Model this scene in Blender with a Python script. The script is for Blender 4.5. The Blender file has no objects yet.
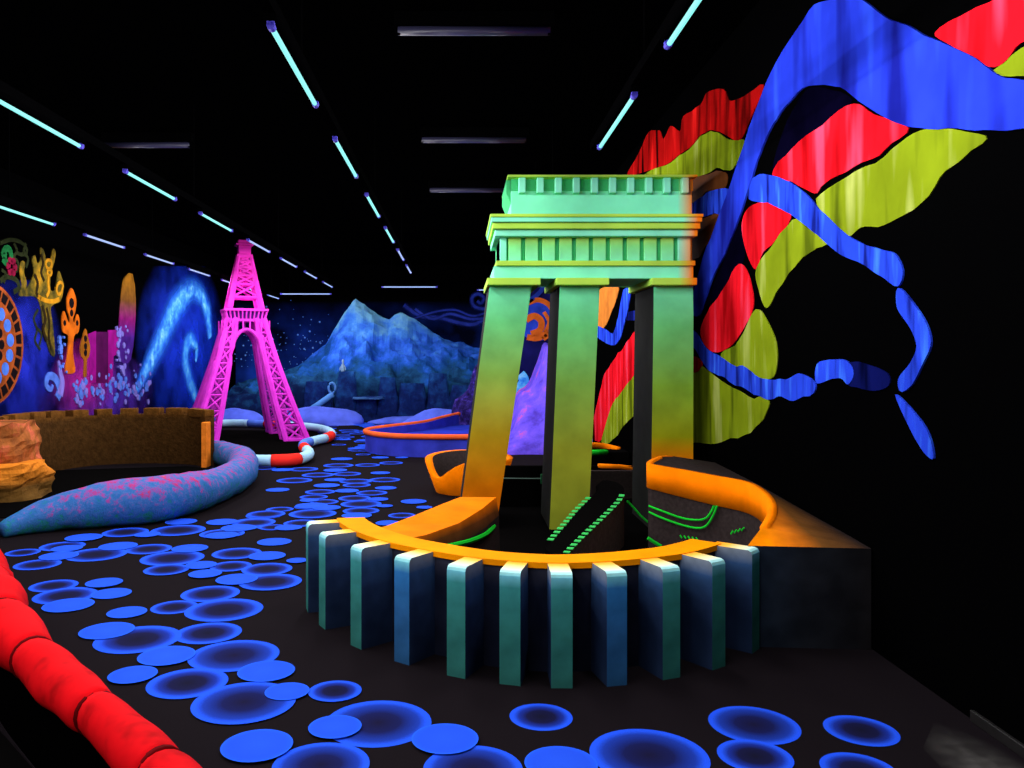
import bpy, bmesh, math, random
from mathutils import Vector, noise as mnoise
from mathutils.geometry import tessellate_polygon

# ------------------------------------------------------------------ camera, world, exposure
SC = bpy.context.scene
COL = SC.collection
F, CX, CY, EYE = 830.0, 459.0, 358.0, 1.6          # focal length in pixels, vanishing point, eye height
cam_d = bpy.data.cameras.new('camera')
cam_d.sensor_fit = 'HORIZONTAL'; cam_d.sensor_width = 36.0
cam_d.lens = F / 1024 * 36.0
cam_d.shift_x = (512 - CX) / 1024.0
cam_d.shift_y = (CY - 384) / 1024.0
cam_d.clip_start = 0.05; cam_d.clip_end = 100
cam = bpy.data.objects.new('camera', cam_d); COL.objects.link(cam)
cam.location = (0, 0, EYE); cam.rotation_euler = (math.pi / 2, 0, 0)
SC.camera = cam
w = bpy.data.worlds.new('world'); SC.world = w; w.use_nodes = True
w.node_tree.nodes['Background'].inputs[0].default_value = (0, 0, 0, 1)
w.node_tree.nodes['Background'].inputs[1].default_value = 0.0
SC.view_settings.view_transform = 'Standard'; SC.view_settings.look = 'None'
SC.view_settings.gamma = 1.0; SC.view_settings.use_curve_mapping = False
SC.view_settings.exposure = 0.0
LAMP_W = 28.5                                       # power of one blacklight tube
LAMP_COL = (1.0, 0.97, 1.0)
random.seed(4)

# ------------------------------------------------------------------ pixel <-> place helpers
def at_d(px, py, d): return Vector(((px - CX) / F * d, d, EYE - (py - CY) / F * d))
def at_z(px, py, z):
    d = F * (EYE - z) / (py - CY); return Vector(((px - CX) / F * d, d, z))
WALL_R, WALL_L, WALL_B, WALL_F, CEIL = 2.27, -6.5, 24.0, -5.0, 4.3
def on_r(px, py, off=0.0):
    x = WALL_R - off; d = F * WALL_R / (px - CX); return Vector((x, d, EYE - (py - CY) / F * d))
def on_l(px, py, off=0.0):
    d = F * WALL_L / (px - CX); return Vector((WALL_L + off, d, EYE - (py - CY) / F * d))
def on_b(px, py, off=0.0, Y=WALL_B):
    p = at_d(px, py, Y); p.y -= off; return p

# ------------------------------------------------------------------ materials
def srgb(r, g, b):
    f = lambda c: (c / 255 / 12.92) if c <= 10.3 else ((c / 255 + .055) / 1.055) ** 2.4
    return (f(r), f(g), f(b))
MATS = {}
def new_mat(name, rough=.75, spec=.15):
    m = bpy.data.materials.new(name); m.use_nodes = True
    b = m.node_tree.nodes['Principled BSDF']
    b.inputs['Roughness'].default_value = rough
    b.inputs['Specular IOR Level'].default_value = spec
    MATS[name] = m
    return m, m.node_tree, b
def ramp(nt, stops, interp='LINEAR'):
    r = nt.nodes.new('ShaderNodeValToRGB'); r.color_ramp.interpolation = interp
    e = r.color_ramp.elements
    while len(e) < len(stops): e.new(0.5)
    for el, (p, c) in zip(e, stops): el.position = p; el.color = (*c, 1)
    return r
def axis_value(nt, coord, axis, lo, hi):
    if coord == 'Position':
        g = nt.nodes.new('ShaderNodeNewGeometry'); out = g.outputs['Position']
    else:
        g = nt.nodes.new('ShaderNodeTexCoord'); out = g.outputs[coord]
    s = nt.nodes.new('ShaderNodeSeparateXYZ'); nt.links.new(out, s.inputs[0])
    mr = nt.nodes.new('ShaderNodeMapRange'); mr.inputs[1].default_value = lo; mr.inputs[2].default_value = hi
    nt.links.new(s.outputs[axis], mr.inputs[0]); return mr.outputs[0]
def add_noise(nt, sock, scale, amount, coord='Object', detail=4):
    """varies the value of a colour socket by +-amount"""
    t = nt.nodes.new('ShaderNodeTexCoord'); n = nt.nodes.new('ShaderNodeTexNoise')
    n.inputs['Scale'].default_value = scale; n.inputs['Detail'].default_value = detail
    nt.links.new(t.outputs[coord], n.inputs['Vector'])
    mr = nt.nodes.new('ShaderNodeMapRange'); mr.inputs[1].default_value = .3; mr.inputs[2].default_value = .7
    mr.inputs[3].default_value = 1 - amount; mr.inputs[4].default_value = 1.0
    nt.links.new(n.outputs['Fac'], mr.inputs[0])
    mx = nt.nodes.new('ShaderNodeMix'); mx.data_type = 'RGBA'; mx.blend_type = 'MULTIPLY'; mx.inputs[0].default_value = 1
    nt.links.new(sock, mx.inputs[6]); nt.links.new(mr.outputs[0], mx.inputs[7])
    return mx.outputs[2]
def paint(name, col=None, grad=None, noise=(6, .25), rough=.8, spec=.02, bump=None):
    m, nt, b = new_mat(name, rough, spec)
    if grad:
        coord, axis, lo, hi, stops = grad
        v = axis_value(nt, coord, axis, lo, hi)
        r = ramp(nt, stops); nt.links.new(v, r.inputs[0]); s = r.outputs[0]
    else:
        c = nt.nodes.new('ShaderNodeRGB'); c.outputs[0].default_value = (*col, 1); s = c.outputs[0]
    if noise: s = add_noise(nt, s, noise[0], noise[1])
    nt.links.new(s, b.inputs['Base Color'])
    if bump:
        t = nt.nodes.new('ShaderNodeTexCoord'); n = nt.nodes.new('ShaderNodeTexNoise'); n.inputs['Scale'].default_value = bump[0]
        n.inputs['Detail'].default_value = 5
        nt.links.new(t.outputs['Object'], n.inputs['Vector'])
        bp = nt.nodes.new('ShaderNodeBump'); bp.inputs['Strength'].default_value = bump[1]; bp.inputs['Distance'].default_value = .03
        nt.links.new(n.outputs['Fac'], bp.inputs['Height']); nt.links.new(bp.outputs[0], b.inputs['Normal'])
    return m
def folds(name, col, dark, light, scale=3.0, along='Y', distort=2.5):
    """brush-painted drapery: streaks of a dark and a light tone of one pigment"""
    m, nt, b = new_mat(name, .9, .0)
    t = nt.nodes.new('ShaderNodeTexCoord'); mp = nt.nodes.new('ShaderNodeMapping')
    mp.inputs['Rotation'].default_value = (math.radians(-8), 0, 0); mp.inputs['Scale'].default_value = (1, 5.5 * scale, .9 * scale)
    nt.links.new(t.outputs['Object'], mp.inputs[0])
    wv = nt.nodes.new('ShaderNodeTexNoise'); wv.inputs['Scale'].default_value = 1.0; wv.inputs['Detail'].default_value = 2.5
    nt.links.new(mp.outputs[0], wv.inputs['Vector'])
    r = ramp(nt, [(.34, dark), (.47, col), (.56, col), (.68, light)])
    nt.links.new(wv.outputs['Fac'], r.inputs[0])
    s = add_noise(nt, r.outputs[0], 2.2, .35)
    nt.links.new(s, b.inputs['Base Color']); return m
def speckle(name, stops, scale=5, detail=6, rough=.8, bump=.4, zgrad=None, rnd=.65):
    """several pigments dabbed over each other"""
    m, nt, b = new_mat(name, rough, .03)
    t = nt.nodes.new('ShaderNodeTexCoord'); n = nt.nodes.new('ShaderNodeTexNoise')
    n.inputs['Scale'].default_value = scale; n.inputs['Detail'].default_value = detail; n.inputs['Roughness'].default_value = rnd
    nt.links.new(t.outputs['Object'], n.inputs['Vector'])
    mr = nt.nodes.new('ShaderNodeMapRange'); mr.inputs[1].default_value = .28; mr.inputs[2].default_value = .72
    nt.links.new(n.outputs['Fac'], mr.inputs[0]); v = mr.outputs[0]
    if zgrad:
        coord, axis, lo, hi, wgt = zgrad
        g = axis_value(nt, coord, axis, lo, hi)
        mx = nt.nodes.new('ShaderNodeMix'); mx.inputs[0].default_value = wgt
        nt.links.new(v, mx.inputs[2]); nt.links.new(g, mx.inputs[3]); v = mx.outputs[0]
    r = ramp(nt, stops); nt.links.new(v, r.inputs[0]); nt.links.new(r.outputs[0], b.inputs['Base Color'])
    if bump:
        bp = nt.nodes.new('ShaderNodeBump'); bp.inputs['Strength'].default_value = bump; bp.inputs['Distance'].default_value = .05
        nt.links.new(n.outputs['Fac'], bp.inputs['Height']); nt.links.new(bp.outputs[0], b.inputs['Normal'])
    return m
def soft(name, col, nscale=3, power=1.5, contrast=.7, base=(0, 0, 0)):
    """airbrushed patch on a black wall: pigment thins out to the rim of the patch (UV radius)"""
    m, nt, b = new_mat(name, .85, .05)
    t = nt.nodes.new('ShaderNodeTexCoord')
    mp = nt.nodes.new('ShaderNodeMapping'); mp.inputs['Location'].default_value = (-1, -1, 0); mp.inputs['Scale'].default_value = (2, 2, 1)
    nt.links.new(t.outputs['UV'], mp.inputs[0])
    ln = nt.nodes.new('ShaderNodeVectorMath'); ln.operation = 'LENGTH'; nt.links.new(mp.outputs[0], ln.inputs[0])
    a = nt.nodes.new('ShaderNodeMapRange'); a.inputs[1].default_value = 1; a.inputs[2].default_value = .15
    nt.links.new(ln.outputs['Value'], a.inputs[0])
    pw = nt.nodes.new('ShaderNodeMath'); pw.operation = 'POWER'; pw.inputs[1].default_value = power; nt.links.new(a.outputs[0], pw.inputs[0])
    n = nt.nodes.new('ShaderNodeTexNoise'); n.inputs['Scale'].default_value = nscale; n.inputs['Detail'].default_value = 6
    nt.links.new(t.outputs['Object'], n.inputs['Vector'])
    mr = nt.nodes.new('ShaderNodeMapRange'); mr.inputs[1].default_value = .35; mr.inputs[2].default_value = .65; mr.inputs[3].default_value = 1 - contrast
    nt.links.new(n.outputs['Fac'], mr.inputs[0])
    ml = nt.nodes.new('ShaderNodeMath'); ml.operation = 'MULTIPLY'; nt.links.new(pw.outputs[0], ml.inputs[0]); nt.links.new(mr.outputs[0], ml.inputs[1])
    b.inputs['Base Color'].default_value = (*col, 1); nt.links.new(ml.outputs[0], b.inputs['Alpha'])
    return m

BLACK = paint('black_paint', (.0006, .0006, .0007), noise=None, rough=.95, spec=.0)
CEILM = paint('ceiling_black', (.0004, .0004, .0005), noise=None, rough=.95, spec=.0)
DARK = paint('dark_brown_carpeting', (.034, .025, .024), noise=(40, .4), rough=.95, spec=.02)
FELT = paint('black_felt', (.0022, .002, .002), noise=None, rough=.95, spec=.0)
ORANGE = paint('orange_fluorescent', srgb(255, 128, 0), noise=(5, .25))
GREENLINE = paint('green_tape', srgb(25, 190, 45), noise=None)

# ------------------------------------------------------------------ object helpers
def link(o): COL.objects.link(o); return o
def tag(o, label, cat, group=None):
    o['label'] = label; o['category'] = cat
    if group: o['group'] = group
    return o
def thing(name, loc, label, cat, group=None):
    o = link(bpy.data.objects.new(name, None)); o.location = loc; o.empty_display_size = .1
    return tag(o, label, cat, group)
def wloc(o):
    v = Vector((0, 0, 0))
    while o: v += Vector(o.location); o = o.parent
    return v
def obj(name, bm, mat, parent=None, smooth=False, loc=None, uv=None):
    """world-space bmesh -> one mesh object, origin at the parent's base (or loc)"""
    base = wloc(parent) if parent else Vector((0, 0, 0))
    org = Vector(loc) if loc is not None else base
    bmesh.ops.translate(bm, verts=bm.verts, vec=-org)
    if uv:                                            # planar UV over the bounding box, axes uv=(i,j)
        lay = bm.loops.layers.uv.new('UVMap')
        lo = [min(v.co[k] for v in bm.verts) for k in uv]; hi = [max(v.co[k] for v in bm.verts) for k in uv]
        for f in bm.faces:
            for l in f.loops:
                l[lay].uv = [(l.vert.co[k] - lo[n]) / max(hi[n] - lo[n], 1e-6) for n, k in enumerate(uv)]
    me = bpy.data.meshes.new(name); bm.to_mesh(me); bm.free()
    for m in (mat if isinstance(mat, (list, tuple)) else [mat]): me.materials.append(m)
    if smooth:
        for p in me.polygons: p.use_smooth = True
    o = link(bpy.data.objects.new(name, me))
    o.location = org - base
    if parent: o.parent = parent
    return o
def struct(name, bm, mat, label=None, cat=None):
    o = obj(name, bm, mat); o['kind'] = 'structure'
    if label: o['label'] = label
    if cat: o['category'] = cat
    return o
def add_box(bm, x0, x1, y0, y1, z0, z1, mi=0, bev=0.0):
    vs = [bm.verts.new((x, y, z)) for z in (z0, z1) for y in (y0, y1) for x in (x0, x1)]
    fs = [bm.faces.new([vs[i] for i in q]) for q in ((0, 2, 3, 1), (4, 5, 7, 6), (0, 1, 5, 4), (2, 6, 7, 3), (0, 4, 6, 2), (1, 3, 7, 5))]
    for f in fs: f.material_index = mi
    if bev:
        es = list({e for f in fs for e in f.edges})
        bmesh.ops.bevel(bm, geom=es, offset=bev, segments=2, profile=.5, affect='EDGES')
    return fs
def box(*a, **k):
    bm = bmesh.new(); add_box(bm, *a, **k); return bm
def add_tube(bm, pts, rad, n=10, cap=True, up=Vector((0, 0, 1)), mi=0):
    pts = [Vector(p) for p in pts]
    rr = rad if isinstance(rad, (list, tuple)) else [rad] * len(pts)
    rings = []
    for i, p in enumerate(pts):
        t = (pts[min(i + 1, len(pts) - 1)] - pts[max(i - 1, 0)]).normalized()
        u = up if abs(t.dot(up)) < .95 else Vector((1, 0, 0))
        a = t.cross(u).normalized(); b = a.cross(t).normalized()
        rings.append([bm.verts.new(p + (a * math.cos(k * 2 * math.pi / n) + b * math.sin(k * 2 * math.pi / n)) * rr[i]) for k in range(n)])
    for r0, r1 in zip(rings, rings[1:]):
        for k in range(n):
            f = bm.faces.new((r0[k], r0[(k + 1) % n], r1[(k + 1) % n], r1[k])); f.material_index = mi
    if cap:
        bm.faces.new(rings[0][::-1]).material_index = mi; bm.faces.new(rings[-1]).material_index = mi
    return rings
def catmull(pts, n=6, closed=False):
    P = [Vector(p) for p in pts]; out = []; N = len(P)
    for i in range(N if closed else N - 1):
        if closed: p0, p1, p2, p3 = P[i - 1], P[i], P[(i + 1) % N], P[(i + 2) % N]
        else: p0, p1, p2, p3 = P[max(i - 1, 0)], P[i], P[i + 1], P[min(i + 2, N - 1)]
        for k in range(n):
            t = k / n
            out.append(.5 * ((2 * p1) + (p2 - p0) * t + (2 * p0 - 5 * p1 + 4 * p2 - p3) * t * t + (3 * p1 - p0 - 3 * p2 + p3) * t ** 3))
    if not closed: out.append(P[-1])
    return out
def slab(bm, ring, off, mi=0):
    """flat outline `ring` (world) given thickness along vector off"""
    a = [bm.verts.new(p) for p in ring]; b = [bm.verts.new(Vector(p) + off) for p in ring]
    n = len(a); new = []
    for t in tessellate_polygon([[Vector(p) for p in ring]]):
        for w_ in (a, b):
            try: new.append(bm.faces.new([w_[k] for k in t]))
            except ValueError: pass
    for i in range(n): new.append(bm.faces.new((a[i], b[i], b[(i + 1) % n], a[(i + 1) % n])))
    for f in new: f.material_index = mi
    bmesh.ops.recalc_face_normals(bm, faces=new)
def stroke(bm, pts, wid, normal, thick=.006):
    """brush stroke of width wid (number or list) along pts lying in the plane with this normal"""
    pts = [Vector(p) for p in pts]; n = len(pts); L = []; R = []
    for i, p in enumerate(pts):
        t = (pts[min(i + 1, n - 1)] - pts[max(i - 1, 0)]).normalized(); s = t.cross(normal).normalized()
        wd = (wid[i] if isinstance(wid, list) else wid) * .5
        L.append(p + s * wd); R.append(p - s * wd)
    vs = [[bm.verts.new(q) for q in (L[i], R[i], R[i] + normal * thick, L[i] + normal * thick)] for i in range(n)]
    for a, b in zip(vs, vs[1:]):
        for k in range(4): bm.faces.new((a[k], a[(k + 1) % 4], b[(k + 1) % 4], b[k]))
    bm.faces.new(vs[0][::-1]); bm.faces.new(vs[-1])
    bmesh.ops.recalc_face_normals(bm, faces=bm.faces)
def feather(name, stops, nscale=5):
    """dry-brushed stroke: pigment thins towards both sides of the stroke (UV v = across)"""
    m, nt, b = new_mat(name, .85, .05)
    t = nt.nodes.new('ShaderNodeTexCoord'); n = nt.nodes.new('ShaderNodeTexNoise'); n.inputs['Scale'].default_value = nscale; n.inputs['Detail'].default_value = 8; n.inputs['Roughness'].default_value = .7
    nt.links.new(t.outputs['Object'], n.inputs['Vector'])
    sx = nt.nodes.new('ShaderNodeSeparateXYZ'); nt.links.new(t.outputs['UV'], sx.inputs[0])
    pp = nt.nodes.new('ShaderNodeMath'); pp.operation = 'PINGPONG'; pp.inputs[1].default_value = .5; nt.links.new(sx.outputs[1], pp.inputs[0])
    mr = nt.nodes.new('ShaderNodeMapRange'); mr.inputs[1].default_value = 0; mr.inputs[2].default_value = .38; nt.links.new(pp.outputs[0], mr.inputs[0])
    nr = nt.nodes.new('ShaderNodeMapRange'); nr.inputs[1].default_value = .35; nr.inputs[2].default_value = .65; nr.inputs[3].default_value = .25; nt.links.new(n.outputs['Fac'], nr.inputs[0])
    ml = nt.nodes.new('ShaderNodeMath'); ml.operation = 'MULTIPLY'; nt.links.new(mr.outputs[0], ml.inputs[0]); nt.links.new(nr.outputs[0], ml.inputs[1])
    r = ramp(nt, stops); nt.links.new(ml.outputs[0], r.inputs[0]); nt.links.new(r.outputs[0], b.inputs['Base Color']); nt.links.new(mr.outputs[0], b.inputs['Alpha'])
    return m
def soft_stroke(name, pts, wid, normal, m, parent, lift=.012):
    pts = [Vector(p) for p in pts]; n = len(pts); bm = bmesh.new(); lay = bm.loops.layers.uv.new('UVMap'); rows = []
    for i, p in enumerate(pts):
        t = (pts[min(i + 1, n - 1)] - pts[max(i - 1, 0)]).normalized(); sd = t.cross(normal).normalized()
        wd = interp([k * (n - 1) / (len(wid) - 1) for k in range(len(wid))], list(wid), i) * .5 if isinstance(wid, (list, tuple)) else wid * .5
        rows.append((bm.verts.new(p + sd * wd + normal * lift), bm.verts.new(p - sd * wd + normal * lift)))
    for i in range(n - 1):
        f = bm.faces.new((rows[i][0], rows[i][1], rows[i + 1][1], rows[i + 1][0]))
        for l, uvv in zip(f.loops, ((i / n, 0), (i / n, 1), ((i + 1) / n, 1), ((i + 1) / n, 0))): l[lay].uv = uvv
    return obj(name, bm, m, parent)
def lerp(a, b, t): return a + (b - a) * t
def interp(xs, ys, x):
    if x <= xs[0]: return ys[0]
    for i in range(len(xs) - 1):
        if x <= xs[i + 1]: return lerp(ys[i], ys[i + 1], (x - xs[i]) / (xs[i + 1] - xs[i]))
    return ys[-1]

# ------------------------------------------------------------------ room shell
carpet, nt, bs = new_mat('dark_carpet', .95, .01)
cr = ramp(nt, [(0, (.004, .003, .004)), (.6, (.008, .006, .0075)), (1, (.015, .011, .013))])
tc = nt.nodes.new('ShaderNodeTexCoord'); nz = nt.nodes.new('ShaderNodeTexNoise'); nz.inputs['Scale'].default_value = 160; nz.inputs['Detail'].default_value = 2
nt.links.new(tc.outputs['Object'], nz.inputs['Vector']); nt.links.new(nz.outputs['Fac'], cr.inputs[0])
nt.links.new(cr.outputs[0], bs.inputs['Base Color'])
floor = struct('floor', box(WALL_L, WALL_R, WALL_F, WALL_B, -.1, 0), carpet)
struct('ceiling', box(WALL_L, WALL_R, WALL_F, WALL_B, CEIL, CEIL + .1), CEILM)
struct('wall_left', box(WALL_L - .12, WALL_L, WALL_F, WALL_B, -.1, CEIL + .1), BLACK)
struct('wall_right', box(WALL_R, WALL_R + .12, WALL_F, WALL_B, -.1, CEIL + .1), BLACK)
struct('wall_back', box(WALL_L - .12, WALL_R + .12, WALL_B, WALL_B + .12, -.1, CEIL + .1), BLACK)
struct('wall_front', box(WALL_L - .12, WALL_R + .12, WALL_F - .12, WALL_F, -.1, CEIL + .1), BLACK)
SKIRT = paint('scuffed_black_board', (.006, .005, .005), noise=(30, .6), rough=.5, spec=.4)
struct('baseboard_right', box(WALL_R - .018, WALL_R, -1.5, 3.66, 0, .05, bev=.004), SKIRT)
GREY_PATCH = soft('grey_carpet_patch', (.085, .08, .075), 14, 1.3, .6, (.010, .008, .010))
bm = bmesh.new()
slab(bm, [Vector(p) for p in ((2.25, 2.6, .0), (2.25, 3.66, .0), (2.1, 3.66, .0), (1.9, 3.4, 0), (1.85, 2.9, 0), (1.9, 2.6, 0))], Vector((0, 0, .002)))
obj('grey_floor_patch', bm, GREY_PATCH, floor, uv=(0, 1))  # soft-edged grey patch on the carpet beside the right wall

# ------------------------------------------------------------------ carpet print: blue rings and discs
def radial(name, stops):
    m, nt, b = new_mat(name, .95, .02)
    t = nt.nodes.new('ShaderNodeTexCoord'); ln = nt.nodes.new('ShaderNodeVectorMath'); ln.operation = 'LENGTH'
    nt.links.new(t.outputs['Object'], ln.inputs[0])
    n = nt.nodes.new('ShaderNodeTexNoise'); n.inputs['Scale'].default_value = 22; nt.links.new(t.outputs['Object'], n.inputs['Vector'])
    ad = nt.nodes.new('ShaderNodeMath'); ad.operation = 'MULTIPLY_ADD'; ad.inputs[1].default_value = .07
    nt.links.new(n.outputs['Fac'], ad.inputs[0]); nt.links.new(ln.outputs['Value'], ad.inputs[2])
    r = ramp(nt, stops); nt.links.new(ad.outputs[0], r.inputs[0])
    s = add_noise(nt, r.outputs[0], 60, .3)
    nt.links.new(s, b.inputs['Base Color']); return m
BLUE = (.018, .095, .9)
RINGM = radial('blue_ring_print', [(0, (.008, .008, .022)), (.48, (.009, .010, .05)), (.74, (.011, .03, .3)), (.92, BLUE), (1, BLUE)])
RINGL = radial('large_blue_ring_print', [(0, (.009, .008, .03)), (.45, (.009, .012, .08)), (.8, (.012, .04, .36)), (.95, BLUE), (1, BLUE)])
DISCM = radial('blue_disc_print', [(0, (.02, .095, .82)), (.8, (.018, .085, .78)), (.97, BLUE), (1, (.02, .12, 1))])
def unit_disc(name, m):
    me = bpy.data.meshes.new(name); b = bmesh.new()
    bmesh.ops.create_circle(b, cap_ends=True, segments=40, radius=1); b.to_mesh(me); b.free(); me.materials.append(m); return me
ME_R, ME_L, ME_D = unit_disc('carpet_ring', RINGM), unit_disc('carpet_ring_wide', RINGL), unit_disc('carpet_disc', DISCM)
spots = []
def sp(kind, lst, ox, oy, s):
    for (x, y, wd) in lst: spots.append((kind, ox + s * x, oy + s * y, s * wd))
sp('R', [(360,112,150),(540,105,180),(690,117,150),(800,78,140),(840,50,130),(885,33,90),(985,48,130),(960,80,120),(845,94,70),(145,158,145),(260,187,200),(10,180,110),(60,222,150),(440,168,150),(520,200,210),(500,240,150),(740,183,165),(720,228,140),(843,238,170),(855,282,210),(115,293,155),(155,327,205),(650,320,195),(527,367,155),(697,376,260)], 20, 500, .293)
sp('D', [(435,121,85),(550,76,105),(690,77,105),(690,124,110),(765,98,90),(995,22,110),(915,97,90),(218,132,120),(160,168,100),(335,160,125),(133,194,125),(580,168,120),(618,226,105),(632,256,110),(868,145,115),(843,194,125),(740,275,140),(945,210,70),(287,287,120),(312,322,130),(165,362,165),(365,387,130)], 20, 500, .293)
sp('D', [(322,337,158),(502,413,167),(400,471,142),(802,460,170),(865,522,133)], 0, 520, .332)
sp('R', [(415,361,250),(627,342,197),(705,410,268),(565,494,237),(735,552,308)], 0, 520, .332)
sp('D', [(257,748,71),(335,729,53),(445,741,67),(561,765,73)], 0, 0, 1)
sp('R', [(321,766,97),(378,723,107),(335,692,53),(541,717,63),(649,756,118),(754,725,88),(755,757,73),(861,731,70),(473,770,100),(859,771,73)], 0, 0, 1)
sp('R', [(300,236,165),(160,178,110),(340,183,140),(720,233,145),(800,398,128),(640,165,115),(505,165,140),(545,205,130),(410,210,150),(585,240,150),(590,258,130),(420,290,140),(660,295,145),(390,312,130),(580,318,150),(440,335,130),(610,345,190),(370,358,140),(610,378,170),(385,392,220),(235,371,120),(160,398,170),(110,430,200),(200,455,130),(330,435,150),(750,155,110),(620,115,70)], 230, 430, .2148)
sp('D', [(245,188,100),(222,281,108),(700,203,92),(725,272,100),(855,336,120),(905,364,75),(735,436,115),(520,137,100),(490,190,110),(490,235,100),(450,262,120),(545,285,110),(370,330,90),(690,325,95),(720,357,75),(450,366,130),(590,403,140),(40,460,160),(275,458,120),(555,443,60),(700,130,80),(800,130,60)], 230, 430, .2148)
rs = random.Random(11)
for i in range(46):                                  # the far end of the painted path
    py = 424 + 30 * (i / 45) ** 1.15
    px = 372 + rs.uniform(-1, 1) * (34 if py > 438 else 42) + (10 if py > 445 else -6)
    spots.append((rs.choice('RRD'), px, py, rs.uniform(12, 24)))
spots.sort(key=lambda s: (s[0] == 'D', s[2]))
for i, (k, px, py, wd) in enumerate(spots):
    p = at_z(px, py, 0); r = wd / 2 / F * p.y
    me = ME_D if k == 'D' else (ME_L if wd > 84 and py > 600 else ME_R)
    o = link(bpy.data.objects.new('carpet_disc' if k == 'D' else 'carpet_ring', me))
    o.parent = floor; o.scale = (r, r, 1)
    o.location = (p.x, p.y, (.0015 if k == 'R' else .0075) + (i % 11) * .0005)

# ------------------------------------------------------------------ blacklight tubes on hung rails
TUBE_C, nt, b = new_mat('cyan_tube_glow'); b.inputs['Base Color'].default_value = (.1, .1, .1, 1)
b.inputs['Emission Color'].default_value = (.24, .86, .82, 1); b.inputs['Emission Strength'].default_value = 1.15
TUBE_V, nt, b = new_mat('violet_tube_glow'); b.inputs['Base Color'].default_value = (.1, .1, .1, 1)
b.inputs['Emission Color'].default_value = (.36, .5, 1.0, 1); b.inputs['Emission Strength'].default_value = 1.0
HOUS = paint('dark_lamp_housing', (.0008, .0008, .001), noise=None, rough=.9, spec=.0)
CAPM = paint('violet_tube_cap', (.12, .1, .75), noise=None, rough=.4)
RAILM = paint('dark_rail', (.0012, .0012, .0014), noise=None, rough=.9, spec=.0)
UNLIT = paint('unlit_tube_glass', (.035, .034, .08), noise=None, rough=.35, spec=.5)
LZ = 3.17; TL = 1.22
def me_of(bm, m, name):
    me = bpy.data.meshes.new(name); bm.to_mesh(me); bm.free(); me.materials.append(m); return me
b_ = bmesh.new(); add_box(b_, -.03, .03, -.64, .64, .02, .055, bev=.006); ME_H = me_of(b_, HOUS, 'housing')
b_ = bmesh.new(); add_tube(b_, [(0, -.58, 0), (0, .58, 0)], .0135, 10); ME_TC = me_of(b_, TUBE_C, 'tube')
b_ = bmesh.new(); add_tube(b_, [(0, -.58, 0), (0, .58, 0)], .0135, 10); ME_TV = me_of(b_, TUBE_V, 'tube')
b_ = bmesh.new(); add_tube(b_, [(0, -.625, .002), (0, -.58, .002)], .02, 8); add_box(b_, -.018, .018, -.625, -.6, 0, .03); ME_C0 = me_of(b_, CAPM, 'end_cap')
b_ = bmesh.new(); add_tube(b_, [(0, .58, .002), (0, .625, .002)], .02, 8); add_box(b_, -.018, .018, .6, .625, 0, .03); ME_C1 = me_of(b_, CAPM, 'end_cap')
LD = bpy.data.lights.new('blacklight', 'AREA'); LD.shape = 'RECTANGLE'; LD.size = .05; LD.size_y = 1.16
LD.energy = LAMP_W; LD.color = LAMP_COL
def lamp(x, y, z, label, group, violet=False, rz=0.0):
    t = thing('blacklight_tube', (x, y, z), label, 'lamp', group); t.rotation_euler.z = rz
    for nm, me in (('housing', ME_H), ('tube', ME_TV if violet else ME_TC), ('end_cap', ME_C0), ('end_cap', ME_C1)):
        o = link(bpy.data.objects.new(nm, me)); o.parent = t
    for sgn in (-1, 1):                               # the bare tube shines to both sides of its housing
        l = link(bpy.data.objects.new('tube_light', LD)); l.parent = t; l.location = (sgn * .02, 0, -.015)
        l.rotation_euler = (0, -sgn * math.radians(58), 0)
    return t
ORD = ['nearest', 'second', 'third', 'fourth', 'fifth', 'sixth', 'seventh', 'eighth', 'ninth', 'tenth']
ROWS = [(-4.77, 8.55, 2.03, 7, -4, 'row nearest the left mural wall', 8.0),
        (-2.81, 4.95, 2.035, 7, -5, 'row passing left of the pink tower top', 4.0),
        (-.89, 3.93, 2.03, 6, -4, 'row left of the green gate', 3.0),
        (1.05, 2.95, 2.02, 2, 0, 'row above the right drapery mural', 2.0)]
for (x, s0, per, nv, nb, rl, near) in ROWS:
    vis = 0
    for k in range(nb, nv):
        y = s0 + per * k + TL / 2
        if y < WALL_F + .8: continue
        if y + TL / 2 < near:
            lamp(x, y, LZ, 'violet-capped tube lamp overhead, behind the viewpoint', 'overhead tubes out of view')
            continue
        lamp(x, y, LZ, f'glowing blacklight tube, {ORD[vis]} in the {rl}', 'blacklight tubes on the hung rails', violet=(y > 11 or (x < -4 and y > 9.8)))
        vis += 1
    y1 = s0 + per * (nv - 1) + TL + .3
    r = thing('lighting_rail', (x, 0, LZ + .055), f'dark hung rail carrying the {rl}'.replace('row', 'tube row'), 'rail', 'hung lighting rails')
    obj('rail', box(x - .025, x + .025, WALL_F + .1, y1, LZ + .055, LZ + .12), RAILM, r)
    yy = -3.5
    while yy < y1:
        bm = bmesh.new(); add_tube(bm, [(x, yy, LZ + .12), (x, yy, CEIL)], .006, 6); obj('drop_rod', bm, RAILM, r); yy += 4.1
for y in (9.3, 11.4, 13.5): lamp(1.05, y, LZ + .1, 'unseen violet-capped tube lamp added behind the green gate for the mural', 'added tubes behind the gate', violet=True); bm = bmesh.new()  # unseen tubes, added to light the far part of the drapery mural
for y in (9.3, 11.4, 13.5):
    t = [o for o in COL.objects if o.name.startswith('blacklight_tube') and abs(o.location.y - y) < .01 and abs(o.location.x - 1.05) < .01][0]
    bm = bmesh.new(); add_tube(bm, [(0, 0, .055), (0, 0, CEIL - LZ - .1)], .006, 6); o = obj('drop_rod', bm, RAILM); o.parent = t
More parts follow.
